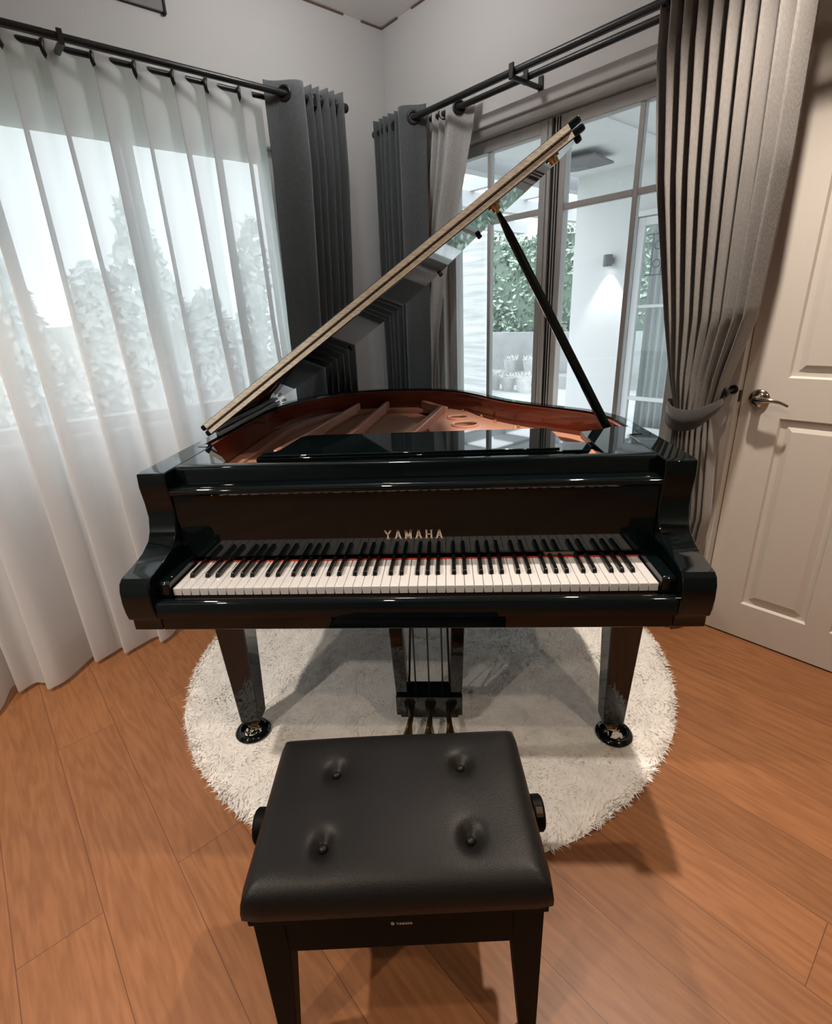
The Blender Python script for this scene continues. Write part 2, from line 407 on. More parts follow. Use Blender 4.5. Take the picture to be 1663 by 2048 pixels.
# interior door (door_1)
d1 = bpy.data.objects.new('door_1', None); COL.objects.link(d1); struct(d1); d1.location = RP(2.38, -0.07, 0); d1['_off'] = tuple(d1.location)
LT0, LT1, LZ = 1.988, 2.788, 2.255
def door_leaf():
    bm = bmesh.new(); F = -0.047
    panels = []
    for a, b in ((0.135, 0.362), (0.438, 0.665)):
        for z0, z1 in ((0.165, 0.945), (1.09, 2.10)):
            panels.append((LT0 + a, LT0 + b, z0, z1))
    ts = sorted(set([LT0, LT1] + [p[0] for p in panels] + [p[1] for p in panels]))
    zs = sorted(set([0.008, LZ] + [p[2] for p in panels] + [p[3] for p in panels]))
    V = {}
    def v(t, z, f=F):
        k = (round(t, 5), round(z, 5), round(f, 5))
        if k not in V: V[k] = bm.verts.new(RP(t, f, z))
        return V[k]
    for i in range(len(ts) - 1):
        for j in range(len(zs) - 1):
            a, b, c, d = ts[i], ts[i + 1], zs[j], zs[j + 1]
            if any(abs(a - p[0]) < 1e-6 and abs(c - p[2]) < 1e-6 for p in panels):
                rings = [(0, F), (0.006, F - 0.012), (0.022, F - 0.013), (0.045, F - 0.003)]
                prev = None
                for ins, ff in rings:
                    r = [v(a + ins, c + ins, ff), v(b - ins, c + ins, ff), v(b - ins, d - ins, ff), v(a + ins, d - ins, ff)]
                    if prev:
                        for k in range(4): bm.faces.new((prev[k], prev[(k + 1) % 4], r[(k + 1) % 4], r[k]))
                    prev = r
                bm.faces.new(prev)
            else:
                bm.faces.new((v(a, c), v(b, c), v(b, d), v(a, d)))
    add_box(bm, LT0, LT1, F - 0.045, F - 0.014, 0.008, LZ, RP)
    e = 0.0
    for a0, a1, b0, b1 in ((LT0, LT0 + 0.0005, 0.008, LZ), (LT1 - 0.0005, LT1, 0.008, LZ)):
        add_box(bm, a0, a1, F - 0.014, F - 0.0002, b0, b1, RP)
    add_box(bm, LT0, LT1, F - .014, F - .0002, 0.008, 0.0085, RP)
    return build('door_leaf', bm, 'door', d1)
dl = door_leaf()
bm = bmesh.new()
add_box(bm, JT0, JT0 + 0.010, -0.15, -0.0, 0, JZ, RP); add_box(bm, JT1 - 0.010, JT1, -0.15, 0, 0, JZ, RP); add_box(bm, JT0 + .010, JT1 - .010, -0.15, 0, JZ - 0.010, JZ, RP)
build('door_jamb', bm, 'door', d1, bevel=0.001)
# lever handle
hz = 1.010; ht = LT0 + 0.058
bm = bmesh.new()
add_lathe(bm, [(0, 0), (0.034, 0), (0.035, 0.004), (0.030, 0.010), (0.018, 0.014), (0.015, 0.022), (0.015, 0.045), (0.012, 0.052), (0, 0.053)], RP(ht, -0.047, hz), -H, 36)
hd = build('door_handle', bm, 'chrome', d1, smooth=40)
bm = bmesh.new()
pts = [RP(ht, -0.004 + 0.0, hz), RP(ht + 0.02, 0.002, hz + 0.001), RP(ht + 0.045, 0.003, hz + 0.004), RP(ht + 0.07, 0.001, hz + 0.001), RP(ht + 0.09, -0.002, hz - 0.006), RP(ht + 0.105, -0.004, hz - 0.013)]
sp = cr_spline(pts, 8)
add_tube(bm, sp, [0.0105 - 0.0058 * (i / (len(sp) - 1)) + 0.001 * math.sin(i / (len(sp) - 1) * 6) for i in range(len(sp))], 14)
build('lever', bm, 'chrome', hd, smooth=60)
rbox('latch_plate', JT0 + 0.010, JT0 + 0.012, -0.038, -0.014, hz - 0.012, hz + 0.03, 'gap', d1)

# brown strips painted in for the shadow gap at the ceiling joint
def strip(name, segs):
    bm = bmesh.new()
    for f, a, b in segs: add_box(bm, a, b, 0.0, 0.008, CEIL - 0.007, CEIL - 0.0005, f)
    return struct(build(name, bm, 'brown_line'))
strip('shadow_gap_1', [(LP, 0.008, 0.135), (RP, 0.0, 0.135)])
strip('shadow_gap_2', [(LP, 0.245, 1.0)])
strip('shadow_gap_3', [(RP, 0.245, 1.0)])

# panel high on left wall
wp = thing('wall_panel', 'flat grey panel with a thin dark edge, high on the wall above the sheer curtain', 'wall panel', LP(1.6, 0, 2.54))
lbox('board', 1.146, 2.25, 0.0, 0.018, 2.545, CEIL - 0.02, 'panel', wp, bevel=0.002)
bm = bmesh.new(); add_box(bm, 1.138, 1.146, 0, 0.024, 2.537, CEIL - 0.02, LP); add_box(bm, 1.146, 2.25, 0, 0.008, 2.543, 2.545, LP)
build('edge_strip', bm, 'gap', wp)

# ================================================================== CURTAINS
def curtain_mesh(name, levels, f, m, parent=None, nu=7, zmax=0.035, solid=0.002, wob=0.004):
    levels = sorted(levels, key=lambda l: -l[0])
    curves = [(z, cr_spline([(a, b, 0) for a, b in pts], nu)) for z, pts in levels]
    zs = []; cols = len(curves[0][1]); rows = []
    for (z0, c0), (z1, c1) in zip(curves, curves[1:]):
        n = max(2, int((z0 - z1) / zmax))
        for k in range(n):
            t = k / n; ts = t
            rows.append((z0 + (z1 - z0) * t, [a.lerp(b, ts) for a, b in zip(c0, c1)]))
    rows.append((curves[-1][0], curves[-1][1]))
    bm = bmesh.new(); grid = []
    for z, row in rows:
        g = []
        for i, p in enumerate(row):
            d = noise.noise(Vector((p.x * 6, z * 1.6, 3.1))) * wob * 2
            g.append(bm.verts.new(f(p.x, p.y + d, z)))
        grid.append(g)
    for a, b in zip(grid, grid[1:]):
        for i in range(cols - 1): bm.faces.new((a[i], a[i + 1], b[i + 1], b[i]))
    return build(name, bm, m, parent, smooth=180, solid=solid)
def zigzag(a0, a1, n, lo, hi, jit=0.0, seed=1, first=0):
    rn = random.Random(seed); P = []
    for i in range(n + 1):
        a = a0 + (a1 - a0) * (i + (rn.uniform(-jit, jit) if 0 < i < n else 0)) / n
        o = (hi if (i + first) % 2 else lo) + rn.uniform(-0.006, 0.006)
        P.append((a, o))
    return P
ROD_L_F, ROD_L_B = 0.30, 0.215
ROD_R_F, ROD_R_B = 0.18, 0.09
RZ_L, RZ_R = 2.262, 2.245

# left rods
rl = thing('curtain_rod', 'black double curtain rod over the wide left window', 'curtain rod', LP(1.7, 0, RZ_L))
for nm, off, s0, s1, r in (('front_rod', ROD_L_F, 0.505, 3.1, 0.0125), ('back_rod', ROD_L_B, 0.60, 3.1, 0.010)):
    bm = bmesh.new(); add_tube(bm, [LP(s0, off, RZ_L), LP(s1, off, RZ_L)], r, 16)
    rr = build(nm, bm, 'rod', rl, smooth=40)
    bm = bmesh.new(); add_lathe(bm, [(0, 0), (0.017, 0), (0.019, 0.004), (0.019, 0.022), (0.015, 0.027), (0, 0.027)], LP(s0, off, RZ_L), H, 20)
    build('finial', bm, 'rod', rr, smooth=40)
for s in (0.66, 2.95, 1.62):
    bm = bmesh.new(); add_box(bm, s - 0.008, s + 0.008, 0, ROD_L_F + 0.01, RZ_L - 0.026, RZ_L - 0.0125, LP); add_box(bm, s - 0.02, s + 0.02, 0, 0.006, RZ_L - 0.06, RZ_L + 0.03, LP)
    add_box(bm, s - 0.008, s + 0.008, ROD_L_F + .010, ROD_L_F + 0.018, RZ_L - 0.026, RZ_L + 0.018, LP)
    build('bracket', bm, 'rod', rl)
rr_ = thing('curtain_rod', 'black double curtain rod over the glazed french door, with hooked bracket', 'curtain rod', RP(1.2, 0, RZ_R))
for nm, off, s0, s1, r in (('front_rod', ROD_R_F, 0.14, 2.35, 0.0135), ('back_rod', ROD_R_B, 0.36, 2.3, 0.0125)):
    bm = bmesh.new(); add_tube(bm, [RP(s0, off, RZ_R), RP(s1, off, RZ_R)], r, 16)
    rr = build(nm, bm, 'rod', rr_, smooth=40)
    bm = bmesh.new(); add_lathe(bm, [(0, 0), (0.017, 0), (0.019, 0.004), (0.019, 0.022), (0.015, 0.027), (0, 0.027)], RP(s0, off, RZ_R), -G, 20)
    build('finial', bm, 'rod', rr, smooth=40)
for t in (1.04, 2.2):
    bm = bmesh.new()
    add_box(bm, t - 0.008, t + 0.008, 0.004, ROD_R_F + 0.02, RZ_R - 0.030, RZ_R - 0.0135, RP)
    add_box(bm, t - 0.012, t + 0.012, ROD_R_F + 0.0135, ROD_R_F + 0.022, RZ_R - 0.03, RZ_R + 0.024, RP)
    add_box(bm, t - 0.012, t + 0.012, ROD_R_B + 0.0125, ROD_R_B + 0.020, RZ_R - 0.03, RZ_R + 0.018, RP)
    add_box(bm, t - 0.012, t + 0.012, 0, 0.008, RZ_R - 0.085, RZ_R + 0.02, RP)
    build('bracket', bm, 'rod', rr_, bevel=0.003)

def grommets(parent, pts, f, axis, Rr=0.021, r=0.0055, z=RZ_L, m='rod'):
    for a, off in pts:
        bm = bmesh.new(); add_torus(bm, f(a, off, z), axis, Rr, r, 24, 8)
        # flattened outer disc of the eyelet
        build('eyelet', bm, m, parent, smooth=180)

def big_eyelet(parent, c, axis):
    axis = Vector(axis).normalized()
    bm = bmesh.new(); add_torus(bm, c, axis, 0.0245, 0.0065, 32, 8)
    add_lathe(bm, [(0.0, -0.0012), (0.0235, -0.0012), (0.0235, 0.0012), (0.0, 0.0012)], c, axis, 28)
    build('eyelet', bm, 'rod', parent, smooth=50)
def ring_axis(f, ang, base, inn):    # direction of ring axis turned by ang from the rod direction
    return base * math.cos(ang) + inn * math.sin(ang)

# charcoal curtain, left of corner (front rod of left window)
top = [(0.874, 0.258), (0.852, 0.262), (0.826, 0.275), (0.804, 0.296), (0.782, 0.320), (0.758, 0.338), (0.728, 0.338), (0.706, 0.305), (0.694, 0.268)]
zz = zigzag(0.680, 0.505, 9, 0.335, 0.262, 0.12, 4)
zt_ = RZ_L + 0.045
dark_l = thing('curtain', 'charcoal eyelet curtain left of the room corner, beside the sheer curtain', 'curtain', LP(0.68, 0.30, 0))
def shift(P, da, k=1.0, c=0.7, amp=1.0, mid=0.30):
    return [(c + (a - c) * k + da, mid + (o - (0.30 if P[0][1] > 0.24 else mid)) * amp) for a, o in P]
P0 = top + zz
curtain_mesh('curtain_panel', [(zt_, P0), (2.0, P0), (1.65, shift(P0, 0.0, 1.0, 0.7, 0.9, 0.275)), (1.35, shift(P0, 0.0, 1.0, 0.7, 0.7, 0.25)), (0.95, shift(P0, 0.0, 1.0, 0.7, 0.65, 0.245)), (0.5, shift(P0, 0.0, 1.0, 0.7, 0.65, 0.245)), (0.035, shift(P0, 0.0, 1.0, 0.7, 0.65, 0.245))], LP, 'curtain_dark', dark_l)
big_eyelet(dark_l, LP(0.800, 0.302, RZ_L), H * 0.74 - G * 0.67)
grommets(dark_l, [(0.66, 0.30), (0.62, 0.30), (0.58, 0.30), (0.54, 0.30)], LP, (H * 0.9 + G * 0.4), 0.021, 0.005)

# sheer curtain
sheer = thing('curtain', 'wide white sheer curtain hanging in soft folds across the left window', 'curtain', LP(1.6, 0.22, 0))
rn = random.Random(11)
pleats = []; p_ = 0.955
while p_ < 2.78:
    pleats.append((p_, rn.uniform(0.012, 0.034))); p_ += rn.uniform(0.10, 0.165)
def pleat_row(level):      # level 0 top, 1 middle, 2 hem: cloth runs forward, folds back on itself, runs on
    P = [(0.842, 0.165), (0.870, 0.165), (0.889, 0.178)]
    for k, (pc, w_) in enumerate(pleats):
        dr = (0.0, 0.012, 0.020)[level] * math.sin(k * 2.3); ww = w_ * (0.8, 1.0, 1.1)[level]
        base = (ROD_L_B, 0.235, 0.0)[level]
        if level == 2: base = 0.348 + 0.058 * math.sin((pc - 0.9) * 2 * PI / 0.30 + 0.9)
        a = (0.024, 0.026, 0.030)[level]
        c_ = pc + dr
        P += [(c_ - 0.040, base + a * 0.3), (c_ + ww - 0.006, base + a), (c_ + ww, base + a * 0.55), (c_ - ww * 0.4, base - a * 0.25), (c_ - ww * 0.4 - 0.002, base - a * 0.75), (c_ + 0.034, base - a)]
    P += [(2.83, P[-1][1])]
    return P
PT, PM, PB = pleat_row(0), pleat_row(1), pleat_row(2)
curtain_mesh('curtain_panel', [(RZ_L + 0.04, PT), (RZ_L - 0.08, PT), (1.35, PM), (0.6, [((a[0] + b[0]) / 2, (a[1] + b[1]) / 2) for a, b in zip(PM, PB)]), (0.020, PB)], LP, 'sheer', sheer, solid=None, nu=5)
for pc, w_ in pleats:
    bm = bmesh.new(); add_torus(bm, LP(pc + w_ * 0.3, ROD_L_B + 0.006, RZ_L - 0.014), H * 0.74 + G * 0.67, 0.025, 0.0075, 24, 8)
    build('eyelet', bm, 'rod', sheer, smooth=180)
# heading tape darker folds behind the rod
# charcoal curtain right of the corner (front rod of french door)
dark_r = thing('curtain', 'charcoal eyelet curtain right of the room corner, beside the pale grey curtain', 'curtain', RP(0.31, 0.18, 0))
P0 = zigzag(0.150, 0.318, 8, 0.215, 0.150, 0.12, 9) + [(0.333, 0.175), (0.350, 0.210), (0.375, 0.226), (0.402, 0.214), (0.424, 0.190), (0.446, 0.162), (0.478, 0.142)]
curtain_mesh('curtain_panel', [(RZ_R + 0.05, P0), (1.9, P0), (1.0, shift(P0, -0.012, 0.97, 0.3, 0.95, 0.18)), (0.012, shift(P0, -0.01, 0.98, 0.3, 0.95, 0.18))], RP, 'curtain_dark', dark_r)
big_eyelet(dark_r, RP(0.430, 0.184, RZ_R), G * 0.76 - H * 0.64)
grommets(dark_r, [(0.21, 0.18), (0.25, 0.18), (0.29, 0.18)], RP, (G * 0.9 - H * 0.4), 0.021, 0.005, RZ_R)
# pale grey curtain
pale = thing('curtain', 'pale grey eyelet curtain on the back rod, drawn aside next to the charcoal one', 'curtain', RP(0.5, 0.09, 0))
P0 = zigzag(0.400, 0.585, 8, 0.110, 0.066, 0.12, 5) + [(0.592, 0.108), (0.610, 0.118), (0.632, 0.104), (0.655, 0.080), (0.680, 0.062), (0.702, 0.056), (0.722, 0.056)]
def squeeze(P, a0, a1, amp=1.0, mid=0.09):
    lo, hi = P[0][0], P[-1][0]
    return [(a0 + (a - lo) / (hi - lo) * (a1 - a0), mid + (o - mid) * amp) for a, o in P]
curtain_mesh('curtain_panel', [(RZ_R + 0.045, P0), (2.16, squeeze(P0, 0.398, 0.705)), (1.98, squeeze(P0, 0.385, 0.65, .95)), (1.80, squeeze(P0, 0.37, 0.585, .9)), (1.5, squeeze(P0, 0.345, 0.50, .8)), (1.25, squeeze(P0, 0.32, 0.445, .75)), (1.0, squeeze(P0, 0.30, 0.405, .7)), (0.6, squeeze(P0, 0.29, 0.42, .8)), (0.012, squeeze(P0, 0.27, 0.45, .9))], RP, 'curtain_pale', pale)
big_eyelet(pale, RP(0.646, 0.089, RZ_R), G * 0.74 - H * 0.67)
grommets(pale, [(0.44, 0.09), (0.49, 0.09), (0.54, 0.09)], RP, (G * 0.9 - H * 0.4), 0.021, 0.005, RZ_R)

# tied-back curtain
tied = thing('curtain', 'heavy taupe-grey curtain tied back with a strap beside the white door', 'curtain', RP(1.85, 0.18, 0))
P0 = zigzag(1.628, 2.045, 19, 0.215, 0.145, 0.18, 21)
P0[0] = (1.628, 0.19); P0[-1] = (2.045, 0.12)
def bow(P, a0, a1, amp, mid, bulge):
    lo, hi = P[0][0], P[-1][0]; out = []
    for a, o in P:
        u = (a - lo) / (hi - lo)
        out.append((a0 + u * (a1 - a0), mid + (o - 0.18) * amp + bulge * math.sin(PI * u)))
    return out
lv = [(RZ_R + 0.05, P0), (2.1, bow(P0, 1.635, 2.05, 1, .18, 0)), (1.75, bow(P0, 1.675, 2.055, 1.05, .175, .005)), (1.30, bow(P0, 1.752, 2.036, 0.9, .155, .025)),
      (1.10, bow(P0, 1.785, 1.984, .7, .13, .045)), (0.965, bow(P0, 1.815, 1.958, .42, .115, .055)), (0.86, bow(P0, 1.812, 1.965, .6, .105, .045)), (0.55, bow(P0, 1.80, 1.985, .7, .090, .01)), (0.25, bow(P0, 1.76, 1.962, .7, .075, 0)), (0.012, bow(P0, 1.70, 1.925, .7, .070, 0))]
curtain_mesh('curtain_panel', lv, RP, 'curtain_tied', tied, nu=6)
grommets(tied, [(1.66 + 0.055 * i, 0.18) for i in range(7)], RP, (G * 0.9 - H * 0.4), 0.021, 0.005, RZ_R)
# strap
bm = bmesh.new()
path = [(1.966, 0.088, 1.038), (1.93, 0.070, 0.985), (1.85, 0.085, 0.965), (1.798, 0.105, 0.972), (1.795, 0.145, 0.975), (1.83, 0.188, 0.955), (1.88, 0.208, 0.950), (1.93, 0.205, 0.962), (1.960, 0.180, 0.985), (1.982, 0.135, 1.012), (1.974, 0.090, 1.040)]
hw = [0.012, 0.02, 0.03, 0.036, 0.038, 0.040, 0.040, 0.036, 0.028, 0.018, 0.010]
sp = cr_spline(path, 6); hs = cr_spline([(w, 0, 0) for w in hw], 6); pr = None
for p, w in zip(sp, hs):
    a = bm.verts.new(RP(p.x, p.y, p.z - w.x)); b = bm.verts.new(RP(p.x, p.y, p.z + w.x))
    if pr: bm.faces.new((pr[0], a, b, pr[1]))
    pr = (a, b)
build('tieback_strap', bm, 'strap', tied, smooth=180, solid=0.004)
hb = thing('curtain_holdback', 'small round black knob on the wall holding the curtain strap', 'knob', RP(1.970, 0, 1.045))
bm = bmesh.new(); add_lathe(bm, [(0.016, 0), (0.016, 0.004), (0.006, 0.006), (0.006, 0.095), (0.017, 0.099), (0.021, 0.107), (0.018, 0.116), (0, 0.119)], RP(1.970, 0, 1.045), -H, 28)
build('knob', bm, 'rod', hb, smooth=40)

# ================================================================== RUG
def make_rug():
    cx, cy, rad = -0.005, 0.75, 0.975
    bm = bmesh.new(); rn = random.Random(3)
    nr, na = 70, 240
    rings = []
    for i in range(nr + 1):
        r = rad * (i / nr) ** 0.85; ring = []
        if i == 0:
            ring = [bm.verts.new((cx, cy, 0.016))]
        else:
            for k in range(na):
                a = 2 * PI * k / na
                rr = r * (1 + (0.004 * math.sin(9 * a) + 0.003 * math.sin(23 * a + 1)) * (i / nr))
                x, y = cx + rr * math.cos(a), cy + rr * math.sin(a)
                nz = noise.noise(Vector((x * 11, y * 11, 0))) * 0.0025 + noise.noise(Vector((x * 38, y * 38, 5))) * 0.0022
                edge = max(0, (i / nr - 0.96) / 0.04)
                ring.append(bm.verts.new((x, y, 0.016 + nz - 0.013 * edge * edge)))
        rings.append(ring)
    for a, b in zip(rings, rings[1:]):
        if len(a) == 1:
            for k in range(na): bm.faces.new((a[0], b[k], b[(k + 1) % na]))
        else:
            for k in range(na): bm.faces.new((a[k], b[k], b[(k + 1) % na], a[(k + 1) % na]))
    # tufts: short pointed blades of pile all over, longer at the rim
    def tuft(x, y, z, hh, w, dx, dy):
        a = rn.uniform(0, PI); c, s = math.cos(a) * w, math.sin(a) * w
        v0 = bm.verts.new((x - c, y - s, z)); v1 = bm.verts.new((x + c, y + s, z)); v2 = bm.verts.new((x + dx, y + dy, z + hh))
        bm.faces.new((v0, v1, v2))
    for i in range(52000):
        a = rn.uniform(0, 2 * PI); r = rad * math.sqrt(rn.uniform(0, 1))
        x, y = cx + r * math.cos(a), cy + r * math.sin(a)
        if y > 1.35 or (-0.27 < x < .26 and y < -0.3): continue
        cl = noise.noise(Vector((x * 7, y * 7, 9))); ang = cl * 6 + rn.uniform(-.5, .5)
        tuft(x, y, 0.014, rn.uniform(0.004, 0.009), rn.uniform(0.0025, 0.005), math.cos(ang) * 0.011, math.sin(ang) * 0.011)
    for i in range(3200):
        a = rn.uniform(0, 2 * PI); r = rad - rn.uniform(0, 0.015)
        x, y = cx + r * math.cos(a), cy + r * math.sin(a); l = rn.uniform(0.006, 0.026); b = a + rn.uniform(-.9, .9)
        tuft(x, y, rn.uniform(0.003, 0.014), rn.uniform(-0.003, 0.004), 0.003, math.cos(b) * l, math.sin(b) * l)
    me = bpy.data.meshes.new('rug'); bm.to_mesh(me); bm.free()
    o = link('rug', me, 'rug', smooth=180)
    tag(o, 'round cream shaggy rug lying on the wooden floor under the piano', 'rug')
make_rug()

# ================================================================== GRAND PIANO
pn = thing('grand_piano', 'glossy black grand piano with raised lid and open keyboard on the round rug', 'piano', (0, 0.6, 0))
W2 = 0.725; TOP = 0.993
def comp(y): return y if y < 1.1 else 1.1 + (y - 1.1) * 0.80
right = [(W2, 0.15), (W2, 0.40), (W2, 0.60), (0.715, 0.72), (0.665, 0.845), (0.58, 0.945), (0.48, 1.05), (0.395, 1.17), (0.335, 1.30), (0.28, 1.44), (0.20, 1.60), (0.09, 1.72), (-0.06, 1.79), (-0.22, 1.81), (-0.38, 1.775), (-0.52, 1.66), (-0.62, 1.50), (-0.685, 1.30), (-0.72, 1.10), (-W2, 0.90), (-W2, 0.60), (-W2, 0.40), (-W2, 0.15)]
RIM = cr_spline([(x, comp(y), 0) for x, y in right], 6)
RIM = [(p.x, p.y) for p in RIM]
def offset_path(P, d):     # inward offset (towards left-hand side of travel)
    out = []
    for i, (x, y) in enumerate(P):
        x0, y0 = P[max(i - 1, 0)]; x1, y1 = P[min(i + 1, len(P) - 1)]
        dx, dy = x1 - x0, y1 - y0; l = math.hypot(dx, dy) or 1
        out.append((x - dy / l * d, y + dx / l * d))
    return out
def rim_wall(name, P, d0, d1, z0, z1, m, parent, **k):
    A = offset_path(P, d0); B = offset_path(P, d1); bm = bmesh.new(); rings = []
    for a, b in zip(A, B):
        rings.append([bm.verts.new((a[0], a[1], z0)), bm.verts.new((a[0], a[1], z1)), bm.verts.new((b[0], b[1], z1)), bm.verts.new((b[0], b[1], z0))])
    for r, s in zip(rings, rings[1:]):
        for i in range(4): bm.faces.new((r[i], r[(i + 1) % 4], s[(i + 1) % 4], s[i]))
    bm.faces.new(rings[0]); bm.faces.new(rings[-1][::-1])
    return build(name, bm, m, parent, **k)
RIMB = [p for p in RIM if True]
rim = rim_wall('rim', [p for p in RIM if p[1] > 0.415], 0, 0.042, 0.665, TOP, 'black', pn, smooth=30, bevel=0.003)
inner = rim_wall('inner_rim', [p for p in RIM if p[1] > 0.42], 0.0425, 0.058, 0.80, TOP - 0.006, 'mahogany', pn, smooth=30, bevel=0.002)
inner['label'] = 'reddish brown wooden lining inside the rim'
# soundboard
IN = offset_path([p for p in RIM if p[1] > 0.30], 0.058)
bm = bmesh.new(); add_prism(bm, IN, lambda u, v, d: Vector((u, v, d)), 0.835, 0.845)
build('soundboard', bm, 'soundboard', pn)
bm = bmesh.new(); add_prism(bm, offset_path([p for p in RIM if p[1] > 0.30], 0.034), lambda u, v, d: Vector((u, v, d)), 0.67, 0.69)
build('underside_board', bm, 'black_edge', pn)
# arms
prof = [(0.16, TOP), (0.142, TOP - 0.002), (0.139, 0.955), (0.147, 0.905), (0.149, 0.865), (0.138, 0.828), (0.122, 0.806), (0.085, 0.787), (0.04, 0.776), (0.0, 0.770), (-0.022, 0.766), (-0.034, 0.757), (-0.041, 0.738), (-0.043, 0.705), (-0.040, 0.675), (-0.034, 0.652), (-0.024, 0.650), (-0.020, 0.640), (-0.020, 0.6125), (0.30, 0.6125), (0.44, 0.66), (0.44, TOP)]
for x0, x1 in ((-0.7262, -0.648), (0.648, 0.7262)):
    bm = bmesh.new(); add_prism(bm, prof, lambda u, v, d: Vector((d, u, v)), x0, x1)
    build('arm', bm, 'black', pn, bevel=0.0035, segs=3, smooth=22)
# keybed, keyslip
bm = bmesh.new(); add_box(bm, -0.6475, 0.6475, -0.020, 0.50, 0.6125, 0.655)
build('keybed', bm, 'black', pn, bevel=0.003)
bm = bmesh.new(); add_prism(bm, [(-0.034, 0.655), (-0.034, 0.694), (-0.029, 0.702), (-0.020, 0.705), (-0.010, 0.702), (-0.006, 0.694), (-0.006, 0.655)], lambda u, v, d: Vector((d, u, v)), -0.6475, 0.6475)
build('keyslip', bm, 'black', pn, smooth=50)
for x0, x1 in ((-0.6475, -0.614), (0.614, 0.6475)):
    bm = bmesh.new(); add_prism(bm, [(-0.008, 0.70), (-0.008, 0.738), (-0.002, 0.745), (0.15, 0.747), (0.15, 0.70)], lambda u, v, d: Vector((d, u, v)), x0, x1)
    build('key_block', bm, 'black', pn, bevel=0.003)
box('key_frame', -0.612, 0.612, 0.006, 0.30, 0.656, 0.700, 'wood_dark', pn)
# keys
kw = 1.222 / 52
names = 'AB' + 'CDEFGAB' * 7 + 'C'
for i, c in enumerate(names):
    x0 = -0.611 + i * kw
    bm = bmesh.new(); add_box(bm, x0 + 0.0006, x0 + kw - 0.0006, 0.0, 0.152, 0.7035, 0.725)
    build('white_key', bm, 'ivory', pn, bevel=0.0012, segs=1)
off = {'C': -0.0022, 'D': 0.0022, 'F': -0.003, 'G': 0.0, 'A': 0.003}
for i, c in enumerate(names[:-1]):
    if c in off:
        xc = -0.611 + (i + 1) * kw + off[c]
        bm = bmesh.new()
        v = add_box(bm, xc - 0.0062, xc + 0.0062, 0.054, 0.1515, 0.7255, 0.7375)
        for q in v[4:]:
            q.co.x = xc + (q.co.x - xc) * 0.74
            if q.co.y < 0.06: q.co.y += 0.005
        build('black_key', bm, 'ebony', pn, bevel=0.0018, segs=2)
box('felt_strip', -0.612, 0.612, 0.1465, 0.1525, 0.7252, 0.7272, 'felt', pn)
# fallboard
fb = thing  # placeholder
bm = bmesh.new(); add_prism(bm, [(0.1530, 0.7385), (0.1545, 0.925), (0.170, 0.925), (0.170, 0.7385)], lambda u, v, d: Vector((d, u, v)), -0.6475, 0.6475)
fall = build('fallboard', bm, 'black', pn, bevel=0.002)
bm = bmesh.new(); add_prism(bm, [(0.146, 0.9255), (0.142, 0.932), (0.143, 0.940), (0.149, 0.946), (0.156, 0.947), (0.1955, 0.947), (0.1955, 0.9255)], lambda u, v, d: Vector((d, u, v)), -0.6475, 0.6475)
build('fallboard_lip', bm, 'black', fall, smooth=50)
bm = bmesh.new(); add_prism(bm, [(0.196, 0.930), (0.196, 0.984), (0.199, 0.990), (0.206, TOP), (0.225, TOP), (0.225, 0.930)], lambda u, v, d: Vector((d, u, v)), -0.6475, 0.6475)
build('front_rail', bm, 'black', pn, smooth=40)
# lettering with slab serifs
GL = {
    'Y': [((0, 1), (0.5, 0.48)), ((1, 1), (0.5, 0.48)), ((0.5, 0.48), (0.5, 0)), ((0.28, 0.03), (0.72, 0.03)), ((-0.12, 0.97), (0.22, 0.97)), ((0.78, 0.97), (1.12, 0.97))],
    'A': [((0.08, 0), (0.5, 1)), ((0.92, 0), (0.5, 1)), ((0.25, 0.34), (0.75, 0.34)), ((-0.1, 0.03), (0.26, 0.03)), ((0.74, 0.03), (1.1, 0.03))],
    'M': [((0.08, 0), (0.08, 1)), ((0.92, 0), (0.92, 1)), ((0.08, 1), (0.5, 0.15)), ((0.92, 1), (0.5, 0.15)), ((-0.1, 0.03), (0.25, 0.03)), ((0.75, 0.03), (1.1, 0.03)), ((-0.08, 0.97), (0.15, 0.97)), ((0.85, 0.97), (1.08, 0.97))],
    'H': [((0.1, 0), (0.1, 1)), ((0.9, 0), (0.9, 1)), ((0.1, 0.5), (0.9, 0.5)), ((-0.08, 0.03), (0.28, 0.03)), ((0.72, 0.03), (1.08, 0.03)), ((-0.08, 0.97), (0.28, 0.97)), ((0.72, 0.97), (1.08, 0.97))],
}
def word(bm, text, x0, x1, zb, hgt, y, th, wl, f=lambda x, y, z: Vector((x, y, z)), serif=True):
    n = len(text); step = (x1 - x0 - wl) / (n - 1)
    for i, ch in enumerate(text):
        ox = x0 + i * step
        segs = GL[ch] if serif else [s for s in GL[ch] if not (abs(s[0][1] - s[1][1]) < 1e-6 and s[0][1] in (0.03, 0.97))]
        for (a, b), (c, d) in segs:
            p = Vector((ox + a * wl, zb + b * hgt)); q = Vector((ox + c * wl, zb + d * hgt))
            dv = (q - p).normalized(); nn = Vector((-dv.y, dv.x)) * (th if abs(b - d) > .2 else th * 0.6) / 2
            pts = [p - nn, q - nn, q + nn, p + nn]
            add_prism(bm, [(v.x, v.y) for v in pts], lambda u, v, dd: f(u, dd, v), y - 0.0008, y)
bm = bmesh.new(); word(bm, 'YAMAHA', -0.071, 0.086, 0.786, 0.0255, 0.1533, 0.0042, 0.0165)
lt = build('maker_lettering', bm, 'letter', fall); lt['label'] = 'brass capital letters'
